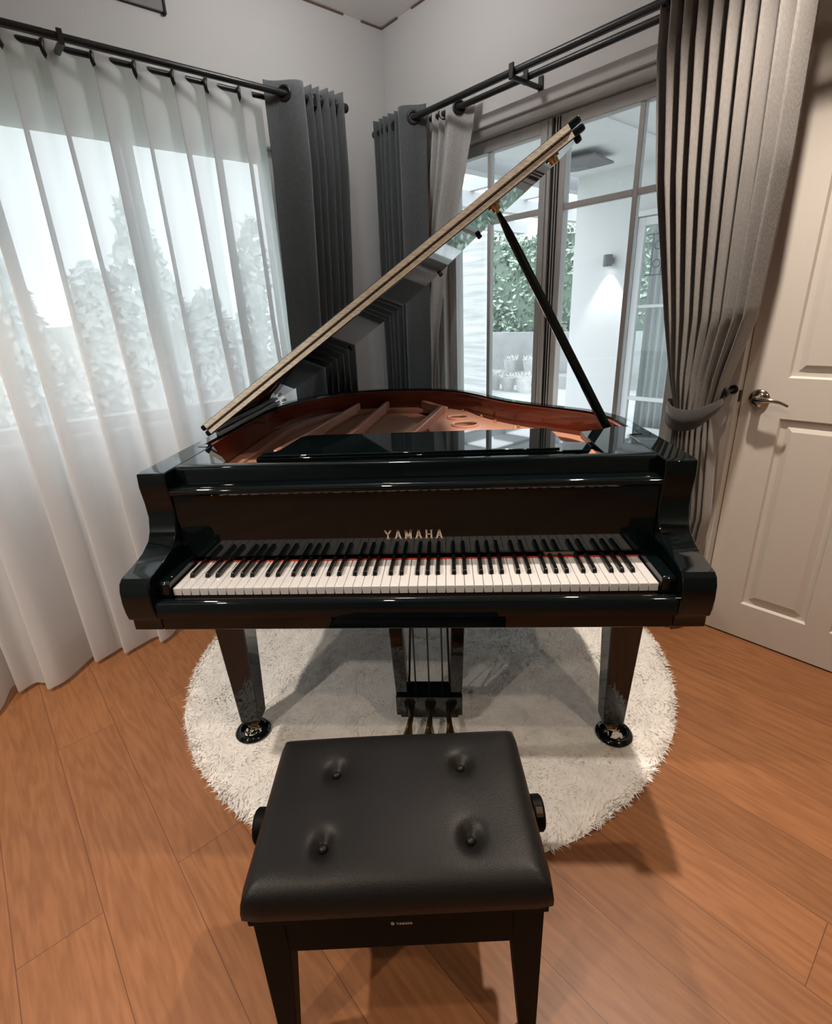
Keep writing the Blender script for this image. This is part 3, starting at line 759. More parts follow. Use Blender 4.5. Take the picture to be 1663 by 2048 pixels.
# side shelves on top, music desk and shelf
T0 = TOP
bm = bmesh.new(); add_prism(bm, [(0.520, 0.2255), (0.647, 0.2255), (0.647, 0.42), (0.690, 0.425), (0.690, 0.54), (0.640, 0.555), (0.60, 0.52), (0.522, 0.49)], lambda u, v, d: Vector((u, v, d)), T0 - 0.02, T0)
build('side_shelf', bm, 'black', pn, bevel=0.002)
bm = bmesh.new(); add_prism(bm, [(-0.520, 0.2255), (-0.647, 0.2255), (-0.647, 0.42), (-0.690, 0.425), (-0.690, 0.47), (-0.66, 0.47), (-0.522, 0.25)][::-1], lambda u, v, d: Vector((u, v, d)), T0 - 0.02, T0)
build('side_shelf', bm, 'black', pn, bevel=0.002)
box('desk_shelf', -0.518, 0.438, 0.2260, 0.300, T0 - 0.045, T0 - 0.022, 'black', pn, bevel=0.002)
box('desk_shelf', 0.442, 0.517, 0.2260, 0.24, T0 - 0.045, T0 - 0.022, 'black', pn, bevel=0.002)
bm = bmesh.new(); add_prism(bm, [(-0.455, 0.362), (-0.425, 0.378), (-0.415, 0.40), (-0.395, 0.575), (-0.37, 0.60), (0.445, 0.60), (0.450, 0.42), (0.462, 0.398), (0.528, 0.385), (0.528, 0.355), (0.50, 0.300), (-0.455, 0.300)], lambda u, v, d: Vector((u, v, d)), T0 - 0.021, T0 - 0.009)
build('music_desk', bm, 'black', pn, bevel=0.002)
box('desk_ledge', -0.44, 0.42, 0.300, 0.312, T0 - 0.0085, T0 - 0.001, 'black', pn, bevel=0.002)
box('damper_felt', -0.50, 0.60, 0.32, 0.36, 0.90, 0.925, 'felt', pn)
# iron plate
bm = bmesh.new()
PL = offset_path([p for p in RIM if p[1] > 0.5], 0.060); PLi = offset_path([p for p in RIM if p[1] > 0.5], 0.115)
rings = []
for a, b in zip(PL, PLi): rings.append([bm.verts.new((a[0], a[1], 0.88)), bm.verts.new((a[0], a[1], 0.902)), bm.verts.new((b[0], b[1], 0.902)), bm.verts.new((b[0], b[1], 0.88))])
for r, s in zip(rings, rings[1:]):
    for i in range(4): bm.faces.new((r[i], r[(i + 1) % 4], s[(i + 1) % 4], s[i]))
add_box(bm, -0.66, 0.66, 0.36, 0.66, 0.872, 0.895)
plate = build('iron_plate', bm, 'plate', pn, bevel=0.003)
# treble field with two round port holes
def ring_hole_plate():
    bm = bmesh.new()
    outer = [(0.05, 1.32), (0.02, 1.05), (0.05, 0.80), (0.16, 0.64), (0.50, 0.64), (0.47, 0.82), (0.36, 1.02), (0.26, 1.20), (0.20, 1.36), (0.12, 1.45)]
    holes = [((0.155, 1.20), 0.042), ((0.180, 1.04), 0.050)]
    es = []
    def loop(P):
        vs = [bm.verts.new((x, y, 0.912)) for x, y in P]
        return [bm.edges.new((vs[i], vs[(i + 1) % len(vs)])) for i in range(len(vs))]
    es += loop(outer)
    for (cx, cy), r in holes: es += loop([(cx + r * math.cos(2 * PI * k / 24), cy + r * math.sin(2 * PI * k / 24)) for k in range(24)])
    bmesh.ops.triangle_fill(bm, use_beauty=True, use_dissolve=False, edges=es)
    ret = bmesh.ops.extrude_face_region(bm, geom=bm.faces[:])
    for g in ret['geom']:
        if isinstance(g, bmesh.types.BMVert): g.co.z -= 0.02
    for (cx, cy), r in holes: add_torus(bm, (cx, cy, 0.914), (0, 0, 1), r + 0.004, 0.006, 28, 8)
    return build('treble_web', bm, 'plate', plate, smooth=35)
ring_hole_plate()
def strut(p, q, w=0.022, z0=0.885, z1=0.935):
    p, q = Vector(p), Vector(q); d = (q - p).normalized(); n = Vector((-d.y, d.x)) * w / 2
    bm = bmesh.new(); pts = [p - n, q - n, q + n, p + n]
    vs = []
    add_prism(bm, [(v.x, v.y) for v in pts], lambda u, v, dd: Vector((u, v, dd)), z0, z1)
    return build('plate_strut', bm, 'plate', plate, bevel=0.006, segs=3)
strut((-0.06, 0.63), (0.075, 1.33), 0.030, 0.90, 0.945)
strut((-0.30, 0.63), (-0.21, 1.62), 0.020)
strut((-0.50, 0.60), (-0.36, 1.58), 0.018)
strut((-0.02, 1.56), (0.10, 1.34), 0.026, 0.90, 0.94)
strut((0.33, 0.62), (0.375, 0.92), 0.016, .90, .93)
bm = bmesh.new(); add_prism(bm, [(-0.66, 0.60), (-0.655, 0.90), (-0.61, 1.20), (-0.54, 1.38), (-0.42, 1.52), (-0.24, 1.60), (-0.06, 1.56), (0.02, 1.42), (0.04, 1.25), (-0.03, 0.9), (-0.05, 0.62)][::-1], lambda u, v, d: Vector((u, v, d)), 0.868, 0.880)
build('bass_web', bm, 'plate', plate, bevel=0.003)
# strings
bm = bmesh.new()
for i in range(70):
    u = i / 69; x = -0.62 + 0.62 * u
    a = Vector((x, 0.62, 0.897)); e = Vector((x + 0.10 + 0.1 * (1 - u), 1.18 + 0.28 * math.sin(PI * min(1, u + 0.25)), 0.897))
    add_tube(bm, [a, e], 0.0005, 3, False)
st = build('strings', bm, 'brass', pn); st['kind'] = 'stuff'
# bolts on the plate edge
for x, y in ((0.29, 1.07), (0.24, 1.20), (0.37, 0.94), (0.16, 1.34), (0.45, 0.84)):
    bm = bmesh.new(); add_lathe(bm, [(0.007, 0), (0.007, 0.012), (0, 0.015)], (x + 0.02, y, 0.912), (0, 0, 1), 12)
    build('plate_bolt', bm, 'brass', plate, smooth=40)

# lid
LA = R(33.8); PX, PZ = -0.700, 1.003
def LID(x, y, z):      # lid coordinates (x from the pivot along the lid, z above the lid underside) -> world
    c, s = math.cos(LA), math.sin(LA)
    u = x - PX
    return Vector((PX + u * c - z * s, y, PZ + u * s + z * c))
YL = 0.54
lid_out = offset_path([p for p in RIM if p[1] > YL - 0.001], -0.010)
lid_out[0] = (0.735, YL); lid_out[-1] = (-0.704, YL); lid_out = [(max(x, -0.704), y) for x, y in lid_out]
lid_out = [p for i, p in enumerate(lid_out) if i % 1 == 0]
bm = bmesh.new(); add_prism(bm, lid_out, LID, 0, 0.019)
lid = build('lid', bm, 'black', pn, smooth=30, bevel=0.006, segs=4)
flap = [(-0.704, YL), (0.735, YL), (0.735, YL + 0.40), (-0.704, YL + 0.40)]
bm = bmesh.new(); add_prism(bm, flap, LID, 0.022, 0.041)
fl = build('lid_front_flap', bm, 'black', pn, smooth=30, bevel=0.006, segs=4)
for z0, z1 in ((0.0025, 0.0165), (0.0235, 0.0385)):
    bm = bmesh.new(); add_box(bm, -0.685, 0.700, YL - 0.0022, YL + 0.004, z0, z1, LID)
    build('hinge_leaf', bm, 'hinge', lid)
bm = bmesh.new()
for i in range(46):
    a = -0.684 + i * 0.0301
    add_tube(bm, [LID(a, YL - 0.003, 0.0200), LID(a + 0.028, YL - 0.003, 0.0200)], 0.0022, 8)
build('hinge_pin', bm, 'wood_dark', lid, smooth=60)
for x, y in ((0.712, 0.565), (0.430, 1.10), (0.245, 1.47), (-0.33, 1.66)):
    bm = bmesh.new(); add_lathe(bm, [(0.0095, 0), (0.0095, -0.011), (0.006, -0.014), (0, -0.014)], LID(x, y, 0), LID(0, 0, 1) - LID(0, 0, 0), 18)
    build('rubber_bumper', bm, 'rubber', lid, smooth=40)
def cup(x, y):
    bm = bmesh.new(); ax = LID(0, 0, 1) - LID(0, 0, 0)
    add_lathe(bm, [(0.020, 0), (0.020, -0.003), (0.013, -0.004), (0.012, -0.016), (0.007, -0.017), (0.006, -0.006), (0, -0.006)], LID(x, y, 0), ax, 24)
    build('prop_socket', bm, 'brass', lid, smooth=40)
cup(0.640, 0.585); cup(0.449, 0.590)
# long lid hinges at bass side
for y0, y1 in ((0.60, 1.30), (1.325, 1.36)):
    bm = bmesh.new(); add_box(bm, -0.700 + (y0 > 1.3) * .012, -0.684 + (y0 > 1.3) * .012, y0, y1, TOP, TOP + 0.004); add_tube(bm, [(-0.694 + (y0 > 1.3) * .012, y0, TOP + 0.007), (-0.694 + (y0 > 1.3) * .012, y1, TOP + 0.007)], 0.0062, 12)
    build('lid_hinge', bm, 'hinge_bar', pn, smooth=40)
# prop stick
pa, pb = Vector((0.655, 0.640, 0.955)), LID(0.449, 0.590, -0.010)
bm = bmesh.new(); d = (pb - pa); ln = d.length; d.normalize(); sx = d.cross(Vector((0, 1, 0))).normalized(); sy = d.cross(sx).normalized()
rings = []
for k in range(13):
    u = k / 12; w = 0.011 + 0.006 * math.sin(PI * min(1, u * 1.1)) * (1 - 0.4 * u); w = 0.0165 * (1 - u) ** 0.3 * 0.4 + 0.0085 if u < 1 else 0.006
    t = 0.0085
    c = pa + d * ln * u * 0.985
    rings.append([bm.verts.new(c + sx * a * w + sy * b * t) for a, b in ((-1, -.6), (-.6, -1), (.6, -1), (1, -.6), (1, .6), (.6, 1), (-.6, 1), (-1, .6))])
for r, s in zip(rings, rings[1:]):
    for i in range(8): bm.faces.new((r[i], r[(i + 1) % 8], s[(i + 1) % 8], s[i]))
bm.faces.new(rings[0][::-1]); bm.faces.new(rings[-1])
prop = build('lid_prop', bm, 'black', pn, smooth=35)
bm = bmesh.new(); add_tube(bm, [pa + d * ln * 0.975, pa + d * ln * 1.005], [0.006, 0.0045], 12)
build('prop_tip', bm, 'brass', prop, smooth=40)
bm = bmesh.new(); add_box(bm, 0.645, 0.684, 0.622, 0.66, 0.93, 0.958); add_tube(bm, [(0.64, 0.640, 0.957), (0.69, 0.640, 0.957)], 0.008, 14)
build('prop_hinge', bm, 'brass', prop, bevel=0.002)

# legs
def leg(cx, cy, top):
    bm = bmesh.new(); rings = []
    prof_ = [(top, 0.054), (top - 0.05, 0.054), (top - 0.055, 0.051), (0.075, 0.0335), (0.066, 0.0335)]
    for z, hwid in prof_:
        rings.append([bm.verts.new((cx + sx * hwid, cy + sy * hwid, z)) for sx, sy in ((-1, -1), (1, -1), (1, 1), (-1, 1))])
    for r, s in zip(rings, rings[1:]):
        for i in range(4): bm.faces.new((r[i], r[(i + 1) % 4], s[(i + 1) % 4], s[i]))
    bm.faces.new(rings[0]); bm.faces.new(rings[-1][::-1])
    lg = build('leg', bm, 'black', pn, bevel=0.003)
    bm = bmesh.new()
    add_lathe(bm, [(0, 0.0655), (0.024, 0.0655), (0.026, 0.060), (0.018, 0.056), (0.012, 0.050), (0, 0.050)], (cx, cy, 0), (0, 0, 1), 24)
    add_box(bm, cx - 0.020, cx - 0.014, cy - 0.014, cy + 0.012, 0.026, 0.057); add_box(bm, cx + 0.014, cx + 0.020, cy - 0.014, cy + 0.012, 0.026, 0.057)
    add_box(bm, cx - 0.020, cx + 0.020, cy - 0.020, cy - 0.010, 0.040, 0.057)
    cs = build('caster', bm, 'brass', lg, bevel=0.0015)
    bm = bmesh.new(); add_tube(bm, [(cx - 0.0135, cy, 0.0365), (cx + 0.0135, cy, 0.0365)], 0.0205, 24)
    build('caster_wheel', bm, 'brass', lg, smooth=40)
leg(-0.595, 0.262, 0.6115); leg(0.632, 0.262, 0.6115); leg(-0.22, 1.38, 0.669)
def caster_cup(cx, cy, lab):
    z0 = 0.0135
    t = thing('caster_cup', lab, 'caster cup', (cx, cy, z0))
    bm = bmesh.new(); add_lathe(bm, [(0, 0), (0.050, 0), (0.058, 0.003), (0.060, 0.010), (0.054, 0.019), (0.046, 0.023), (0.040, 0.022), (0.034, 0.010), (0.028, 0.0028), (0, 0.0025)], (cx, cy, z0), (0, 0, 1), 48)
    build('cup', bm, 'black', t, smooth=40)
caster_cup(-0.595, 0.240, 'round black caster cup under the left front leg of the piano')
caster_cup(0.640, 0.240, 'round black caster cup under the right front leg of the piano')
# pedal lyre
ly = bpy.data.objects.new('pedal_lyre', None); COL.objects.link(ly); ly.parent = pn; ly.location = (0, 0, 0); ly['_off'] = pn['_off']
LX, LY = 0.0255, 0.275
for s in (-1, 1):
    bm = bmesh.new()
    xo = LX + s * 0.105; xb = LX + s * 0.0905
    pts = [(xo + 0.022, 0.61), (xo - 0.022, 0.61), (xb - 0.0205, 0.17), (xb + 0.0205, 0.17)]
    add_prism(bm, pts, lambda u, v, d: Vector((u, d, v)), LY - 0.022, LY + 0.022)
    build('post', bm, 'black', ly, bevel=0.003)
bm = bmesh.new(); add_box(bm, LX - 0.111, LX + 0.111, LY - 0.035, LY + 0.045, 0.092, 0.1695); add_box(bm, LX - 0.098, LX + 0.098, LY - 0.030, LY + 0.04, 0.078, 0.092)
build('pedal_box', bm, 'black', ly, bevel=0.003)
for x, r in ((-0.046, 0.0028), (0.0, 0.0028), (0.046, 0.0028)):
    bm = bmesh.new(); add_tube(bm, [(LX + x, LY + 0.01, 0.17), (LX + x, LY + 0.01, 0.612)], r, 10)
    build('trapwork_rod', bm, 'rod', ly, smooth=60)
for s in (-1, 1):
    bm = bmesh.new(); add_tube(bm, [(LX + s * 0.070, LY + 0.03, 0.165), (LX + s * 0.055, LY + 0.30, 0.665)], 0.004, 10)
    build('brace', bm, 'rod', ly, smooth=60)
for x in (-0.062, 0.0, 0.062):
    bm = bmesh.new()
    P = [(LY + 0.0, 0.075, 0.010), (LY - 0.06, 0.076, 0.011), (LY - 0.095, 0.072, 0.018), (LY - 0.13, 0.064, 0.023), (LY - 0.155, 0.055, 0.018), (LY - 0.162, 0.050, 0.008)]
    pr = None
    for y, z, w in P:
        r = [bm.verts.new((LX + x * (1.0 + 0.25 * (LY - y) / 0.16) + a * w * 0.9, y, z + b)) for a, b in ((-1, 0), (-.6, .004), (.6, .004), (1, 0), (.6, -.004), (-.6, -.004))]
        if pr:
            for i in range(6): bm.faces.new((pr[i], pr[(i + 1) % 6], r[(i + 1) % 6], r[i]))
        else: bm.faces.new(r[::-1])
        pr = r
    bm.faces.new(pr)
    build('pedal', bm, 'brass', ly, smooth=60)

# ================================================================== BENCH
ben = bpy.data.objects.new('piano_bench', None); COL.objects.link(ben)
ben.location = (-0.006, -0.398, 0); ben.rotation_euler = (0, 0, R(4.2))
tag(ben, 'black leather adjustable piano bench with four buttons in front of the keyboard', 'piano bench')
def bb(name, bm, m, parent=ben, **k): return build(name, bm, m, parent, **k)
BW, BD = 0.262, 0.176
tufts = [(-0.128, 0.068), (0.130, 0.070), (-0.133, -0.090), (0.133, -0.088)]
def cushion():
    bm = bmesh.new(); nx, ny = 84, 60; top = []
    for j in range(ny + 1):
        row = []
        for i in range(nx + 1):
            u = -1 + 2 * i / nx; v = -1 + 2 * j / ny
            x = u * BW; y = v * BD
            e = min(BW - abs(x), BD - abs(y))
            z = 0.458 + 0.024 * (1 - math.exp(-e / 0.012)) + 0.010 * (1 - abs(u) ** 2.2) * (1 - abs(v) ** 2.2)
            for tx, ty in tufts:
                r2 = ((x - tx) / 0.017) ** 2 + ((y - ty) / 0.021) ** 2
                z -= 0.022 * math.exp(-r2) + 0.004 * math.exp(-r2 / 8)
            z += noise.noise(Vector((x * 9, y * 9, 2))) * 0.0016
            # rounded corners
            fx = 1 - 0.012 * max(0, abs(v) - 0.85) / 0.15; fy = 1 - 0.02 * max(0, abs(u) - 0.9) / 0.1
            row.append(bm.verts.new((x * fx, y * fy, z)))
        top.append(row)
    for a, b in zip(top, top[1:]):
        for i in range(nx): bm.faces.new((a[i], a[i + 1], b[i + 1], b[i]))
    per = [top[0][i] for i in range(nx)] + [top[j][nx] for j in range(ny)] + [top[ny][i] for i in range(nx, 0, -1)] + [top[j][0] for j in range(ny, 0, -1)]
    prev = per
    for z, k in ((0.440, 1.010), (0.424, 1.010), (0.414, 0.985)):
        cur = [bm.verts.new((p.co.x * k if abs(p.co.x) > 0 else 0, p.co.y * (1 + (k - 1) * 1.4), z)) for p in per]
        for i in range(len(per)): bm.faces.new((prev[i], prev[(i + 1) % len(per)], cur[(i + 1) % len(per)], cur[i]))
        prev = cur
    bm.faces.new(prev)
    return bb('cushion', bm, 'leather', smooth=180)
cu = cushion()
for tx, ty in tufts:
    bm = bmesh.new(); add_lathe(bm, [(0.0075, -0.004), (0.0078, 0.001), (0.006, 0.004), (0.0, 0.0052)], (tx, ty, 0.470), (0, 0, 1), 20)
    build('button', bm, 'leather', cu, smooth=180)
bm = bmesh.new()
for x0, x1, y0, y1 in ((-0.250, 0.250, -0.162, -0.144), (-0.250, 0.250, 0.144, 0.162), (-0.250, -0.232, -0.144, 0.144), (0.232, 0.250, -0.144, 0.144)):
    add_box(bm, x0, x1, y0, y1, 0.312, 0.4135)
ap = bb('apron', bm, 'bench_wood', bevel=0.002)
bm = bmesh.new(); add_box(bm, -0.257, 0.257, -0.168, 0.168, 0.396, 0.4137)
bb('seat_frame', bm, 'bench_wood', bevel=0.002)
for sx in (-1, 1):
    for sy in (-1, 1):
        bm = bmesh.new(); rings = []
        for z, k in ((0.3955, 0.027), (0.310, 0.027), (0.012, 0.0155), (0.0, 0.0145)):
            ox = sx * (0.2505 - k) + 0; oy = sy * (0.1635 - k)
            rings.append([bm.verts.new((ox + a * k, oy + b * k, z)) for a, b in ((-1, -1), (1, -1), (1, 1), (-1, 1))])
        for r, s in zip(rings, rings[1:]):
            for i in range(4): bm.faces.new((r[i], r[(i + 1) % 4], s[(i + 1) % 4], s[i]))
        bm.faces.new(rings[0]); bm.faces.new(rings[-1][::-1])
        bb('leg', bm, 'bench_wood', bevel=0.002)
for s in (-1, 1):
    bm = bmesh.new()
    add_lathe(bm, [(0.008, 0), (0.008, 0.012), (0.030, 0.013), (0.034, 0.017), (0.034, 0.034), (0.030, 0.038), (0, 0.038)], (s * 0.252, 0.012, 0.405), (s, 0, 0), 32)
    kb = bb('height_knob', bm, 'bench_wood', smooth=35)
    if s == 1:
        bm = bmesh.new()
        for k in range(6):
            a0 = R(38 + k * 5); a1 = R(38 + (k + 1) * 5)
            v = [bm.verts.new((s * 0.252 + xx, 0.012 - 0.0345 * math.cos(a), 0.405 + 0.0345 * math.sin(a))) for a in (a0, a1) for xx in (0.020, 0.033)]
            bm.faces.new((v[0], v[1], v[3], v[2]))
        build('chrome_patch', bm, 'chrome', kb, solid=0.0008)  # small curved chrome patch on the rim of the right knob
bm = bmesh.new()
BL = lambda x, y, z: Vector((x, y, z))
word(bm, 'YAMAHA', -0.0045, 0.0225, 0.3740, 0.0052, -0.1622, 0.0009, 0.0035, serif=False)
# small round tuning fork mark before the word
add_torus(bm, (-0.0115, -0.1624, 0.3766), (0, 1, 0), 0.0030, 0.00035, 20, 6)
for k in range(3):
    a = R(90 + 120 * k); c = Vector((-0.0115, -0.1624, 0.3766))
    add_tube(bm, [c, c + Vector((math.cos(a), 0, math.sin(a))) * 0.0026], 0.0003, 6)
lb = bb('maker_lettering', bm, 'letter'); lb['label'] = 'tiny pale printed lettering'

# ================================================================== DOWNLIGHTS (ceiling lamps, the left rear one an added fill)
def downlight(x, y, power, lab, col=(1.0, 0.80, 0.62), cone=None, size=0.07, blend=0.35):
    t = thing('ceiling_light', lab, 'ceiling light', (x, y, CEIL), 'recessed warm ceiling lights')
    bm = bmesh.new(); add_lathe(bm, [(0.045, -0.001), (0.060, -0.001), (0.060, -0.006), (0.046, -0.008), (0.045, -0.001)], (x, y, CEIL), (0, 0, 1), 32)
    build('trim_ring', bm, 'ceiling', t, smooth=40)
    bm = bmesh.new(); add_lathe(bm, [(0, -0.0015), (0.044, -0.0015), (0.044, -0.003), (0, -0.003)], (x, y, CEIL), (0, 0, 1), 32)
    build('diffuser', bm, 'lamp', t)
    ld = bpy.data.lights.new('downlight', 'SPOT'); ld.spot_size = R(cone or 130); ld.spot_blend = blend; ld.shadow_soft_size = size / 2; ld.energy = power; ld.color = col
    lo = bpy.data.objects.new('bulb', ld); COL.objects.link(lo); lo.parent = t; lo.location = (0, 0, -0.045)
downlight(-1.50, -0.60, 160, 'recessed warm ceiling light over the left side of the room', (1.0, 0.86, 0.74), 110)
downlight(0.87, 0.42, 195, 'recessed warm ceiling light above the treble side of the piano', (1.0, 0.84, 0.70), 86, blend=0.8)
downlight(-1.85, -2.30, 120, 'added warm fill light in the ceiling, left rear of the room', (1.0, 0.86, 0.74), 120)  # added fill for the shaded rug under the piano
downlight(-0.32, -1.05, 40, 'recessed warm ceiling light behind the bench', (1.0, 0.80, 0.60))
downlight(1.60, -1.60, 50, 'recessed warm ceiling light over the right rear of the room', (1.0, 0.76, 0.55))
# glowing globe added to brighten the corner walls and ceiling (above the frame)
gl_ = thing('fill_globe', 'added glowing white globe under the ceiling above the piano, for fill light', 'added fill light', (-0.21, 1.17, CEIL))
bm = bmesh.new(); add_lathe(bm, [(0, -0.0005), (0.05, -0.0005), (0.05, -0.012), (0.012, -0.02), (0.02, -0.03), (0.03, -0.036), (0.03, -0.046), (0, -0.046)], (-0.21, 1.17, CEIL), (0, 0, 1), 28)
build('stem', bm, 'rod', gl_, smooth=40)
bm = bmesh.new(); bmesh.ops.create_uvsphere(bm, u_segments=28, v_segments=16, radius=0.07, matrix=Matrix.Translation((-0.21, 1.17, CEIL - 0.114)))
build('globe', bm, 'globe', gl_, smooth=180)

# ================================================================== OUTDOORS
def ob(name, t0, t1, o0, o1, z0, z1, m, parent=None, **k): return rbox(name, t0, t1, -o0, -o1, z0, z1, m, parent, **k)
g_ = bmesh.new(); add_box(g_, -14, 8, -0.21, -14, -0.15, -0.02, RP)
struct(build('floor_patio', g_, 'paving'))
g_ = bmesh.new(); add_box(g_, -6, 8, -0.21, -14, -0.15, -0.03, LP)
struct(build('floor_lawn', g_, 'lawn'))
# house wing with white wall, o = 3.2
bm = bmesh.new(); O0, O1 = 3.2, 3.4
OD0, OD1, ODZ = -0.19, 1.05, 2.19
for a0, a1, z0, z1 in ((-0.83, OD0, -0.02, 2.6), (OD0, OD1, ODZ, 2.6), (OD1, 4.0, -0.02, 2.6)): add_box(bm, a0, a1, -O0, -O1, z0, z1, RP)
struct(build('wall_outdoor', bm, 'out_white'))
struct(ob('ceiling_porch', -0.83, 4.0, 0.21, 3.4, 2.6, 2.7, 'out_white'))
ob_b = ob('trim_beam', 0.14, 0.30, 0.21, 3.19, 2.565, 2.599, 'out_white'); struct(ob_b)
# outdoor french door
d3 = bpy.data.objects.new('door_3', None); COL.objects.link(d3); struct(d3); d3.location = RP(0.43, -3.2, 0); d3['_off'] = tuple(d3.location)
bm = bmesh.new()
def obx(bm, t0, t1, o0, o1, z0, z1): add_box(bm, t0, t1, -o0, -o1, z0, z1, RP)
obx(bm, OD0, OD0 + 0.05, 3.14, 3.3, 0, ODZ); obx(bm, OD1 - .05, OD1, 3.14, 3.3, 0, ODZ); obx(bm, OD0 + .05, OD1 - .05, 3.14, 3.3, ODZ - 0.05, ODZ)
build('door_frame', bm, 'out_white', d3, bevel=0.008)
bm = bmesh.new(); a0, a1 = OD0 + 0.055, 0.43
obx(bm, a0, a0 + 0.07, 3.2, 3.25, 0.02, ODZ - .055); obx(bm, a1 - .05, a1, 3.2, 3.25, 0.02, ODZ - .055); obx(bm, a0 + .07, a1 - .05, 3.2, 3.25, ODZ - .13, ODZ - .055); obx(bm, a0 + .07, a1 - .05, 3.2, 3.25, 0.02, 0.12)
obx(bm, a0 + .07, a1 - .05, 3.205, 3.245, 0.40, 0.44); obx(bm, a0 + .07, a1 - .05, 3.21, 3.24, 1.32, 1.35)
lf = build('door_leaf', bm, 'out_white', d3, bevel=0.005)
ob('pane', a0 + .07, a1 - .05, 3.222, 3.228, 0.12, ODZ - .13, 'glass', lf)
bm = bmesh.new(); a2 = 0.44
obx(bm, a2, a2 + 0.05, 3.2, 3.25, 0.02, ODZ - .055); obx(bm, OD1 - .12, OD1 - 0.055, 3.2, 3.25, 0.02, ODZ - .055); obx(bm, a2 + .05, OD1 - .12, 3.2, 3.25, ODZ - .13, ODZ - .055); obx(bm, a2 + .05, OD1 - .12, 3.2, 3.25, 0.02, 0.12)
lf2 = build('door_leaf', bm, 'out_white', d3, bevel=0.005)
ob('pane', a2 + .05, OD1 - .12, 3.222, 3.228, 0.12, ODZ - .13, 'glass', lf2)
bm = bmesh.new()
for t in (0.02, 0.12, 0.22): add_tube(bm, [RP(t, -3.235, 1.62), RP(t, -3.235, 1.98)], 0.005, 8)
for zc, tc_, r in ((1.88, 0.07, 0.035), (1.72, 0.07, 0.035), (1.88, 0.17, 0.035), (1.72, 0.17, 0.035)): add_torus(bm, RP(tc_, -3.235, zc), H, r, 0.005, 20, 6)
add_tube(bm, [RP(-0.04, -3.235, 1.62), RP(0.36, -3.235, 1.62)], 0.005, 8); add_tube(bm, [RP(-0.04, -3.235, 1.98), RP(0.36, -3.235, 1.98)], 0.005, 8)
build('iron_scroll', bm, 'iron', lf)
P0 = zigzag(-0.06, 0.95, 26, -3.38, -3.44, 0.2, 31)
oc = curtain_mesh('curtain', [(2.15, P0), (0.02, P0)], RP, 'curtain_out', None, zmax=0.3)
tag(oc, 'curtain behind the glass of the door across the patio, paled to mimic the reflection', 'curtain')
struct(ob('wall_inner_room', -0.3, 1.3, 4.2, 4.3, -0.02, 2.6, 'out_grey'))
# sconce
sc = thing('wall_light', 'small grey cylinder downlight on the white patio wall', 'wall light', tuple(RP(-0.385, -3.2, 1.78)))
bm = bmesh.new(); add_lathe(bm, [(0.028, 0.055), (0.042, 0.055), (0.045, 0.050), (0.045, -0.05), (0.042, -0.055), (0.036, -0.055), (0.034, -0.03), (0, -0.03)], RP(-0.385, -3.13, 1.785), (0, 0, 1), 28); add_lathe(bm, [(0, .055), (0.028, 0.055)], RP(-0.385, -3.13, 1.785), (0, 0, 1), 28)
build('housing', bm, 'fix_grey', sc, smooth=40)
ob('wall_mount', -0.41, -0.36, 3.165, 3.2, 1.76, 1.81, 'fix_grey', sc)
bm = bmesh.new(); add_lathe(bm, [(0, 0), (0.033, 0), (0.033, 0.004), (0, 0.004)], RP(-0.385, -3.13, 1.745), (0, 0, 1), 24)
build('bulb_disc', bm, 'lampwhite', sc)
ld = bpy.data.lights.new('sconce_beam', 'SPOT'); ld.energy = 22; ld.spot_size = R(75); ld.spot_blend = 0.6; ld.shadow_soft_size = 0.02; ld.color = (1, 1, 1)
lo = bpy.data.objects.new('bulb', ld); COL.objects.link(lo); lo.parent = sc; lo.location = RP(-0.385, -3.13, 1.735) - Vector(sc['_off'])
# square fixture on porch ceiling
sq = thing('ceiling_fixture', 'square dark grey fixture on the patio ceiling, seen through the glazed door', 'ceiling fixture', tuple(RP(-0.35, -2.5, 2.5)))
bm = bmesh.new()
cf = Vector((-0.35, 2.50))
def sqr(hw, z, rot=R(8)):
    out = []
    for a, b in ((-1, -1), (1, -1), (1, 1), (-1, 1)):
        x = a * hw * math.cos(rot) - b * hw * math.sin(rot); y = a * hw * math.sin(rot) + b * hw * math.cos(rot)
        out.append(bm.verts.new(RP(cf.x + x, -(cf.y + y), z)))
    return out
rs = [sqr(0.10, 2.599), sqr(0.10, 2.56), sqr(0.205, 2.552), sqr(0.205, 2.538), sqr(0.185, 2.532), sqr(0.06, 2.50)]
for a, b in zip(rs, rs[1:]):
    for i in range(4): bm.faces.new((a[i], a[(i + 1) % 4], b[(i + 1) % 4], b[i]))
bm.faces.new(rs[0]); bm.faces.new(rs[-1])
build('housing', bm, 'fix_grey', sq)
# pergola
pg = thing('pergola', 'pale painted timber pergola over the patio beyond the glazed door', 'pergola', tuple(RP(-2.4, -3.5, 0)))
for o in (0.9, 1.9, 2.9, 3.9, 4.9):
    ob('rafter', -3.35 if o > 2.5 else -0.95 - 0.95 * o, -0.85, o - 0.04, o + 0.04, 2.66, 2.78, 'beam', pg)
for t in (-3.2, -2.1, -0.95):
    ob('beam', t - 0.06, t + 0.06, max(0.3, -t * 1.05 - 0.9), 5.4, 2.50, 2.66, 'beam', pg)
# stone screen wall
struct(ob('wall_stone', -5.6, -3.30, 4.6, 4.75, -0.02, 2.48, 'stone'))
struct(ob('wall_retaining', -9.0, -0.9, 6.5, 6.8, -0.02, 0.93, 'out_grey'))
struct(ob('wall_step', -5.2, -2.0, 6.05, 6.49, -0.02, 0.20, 'out_grey'))
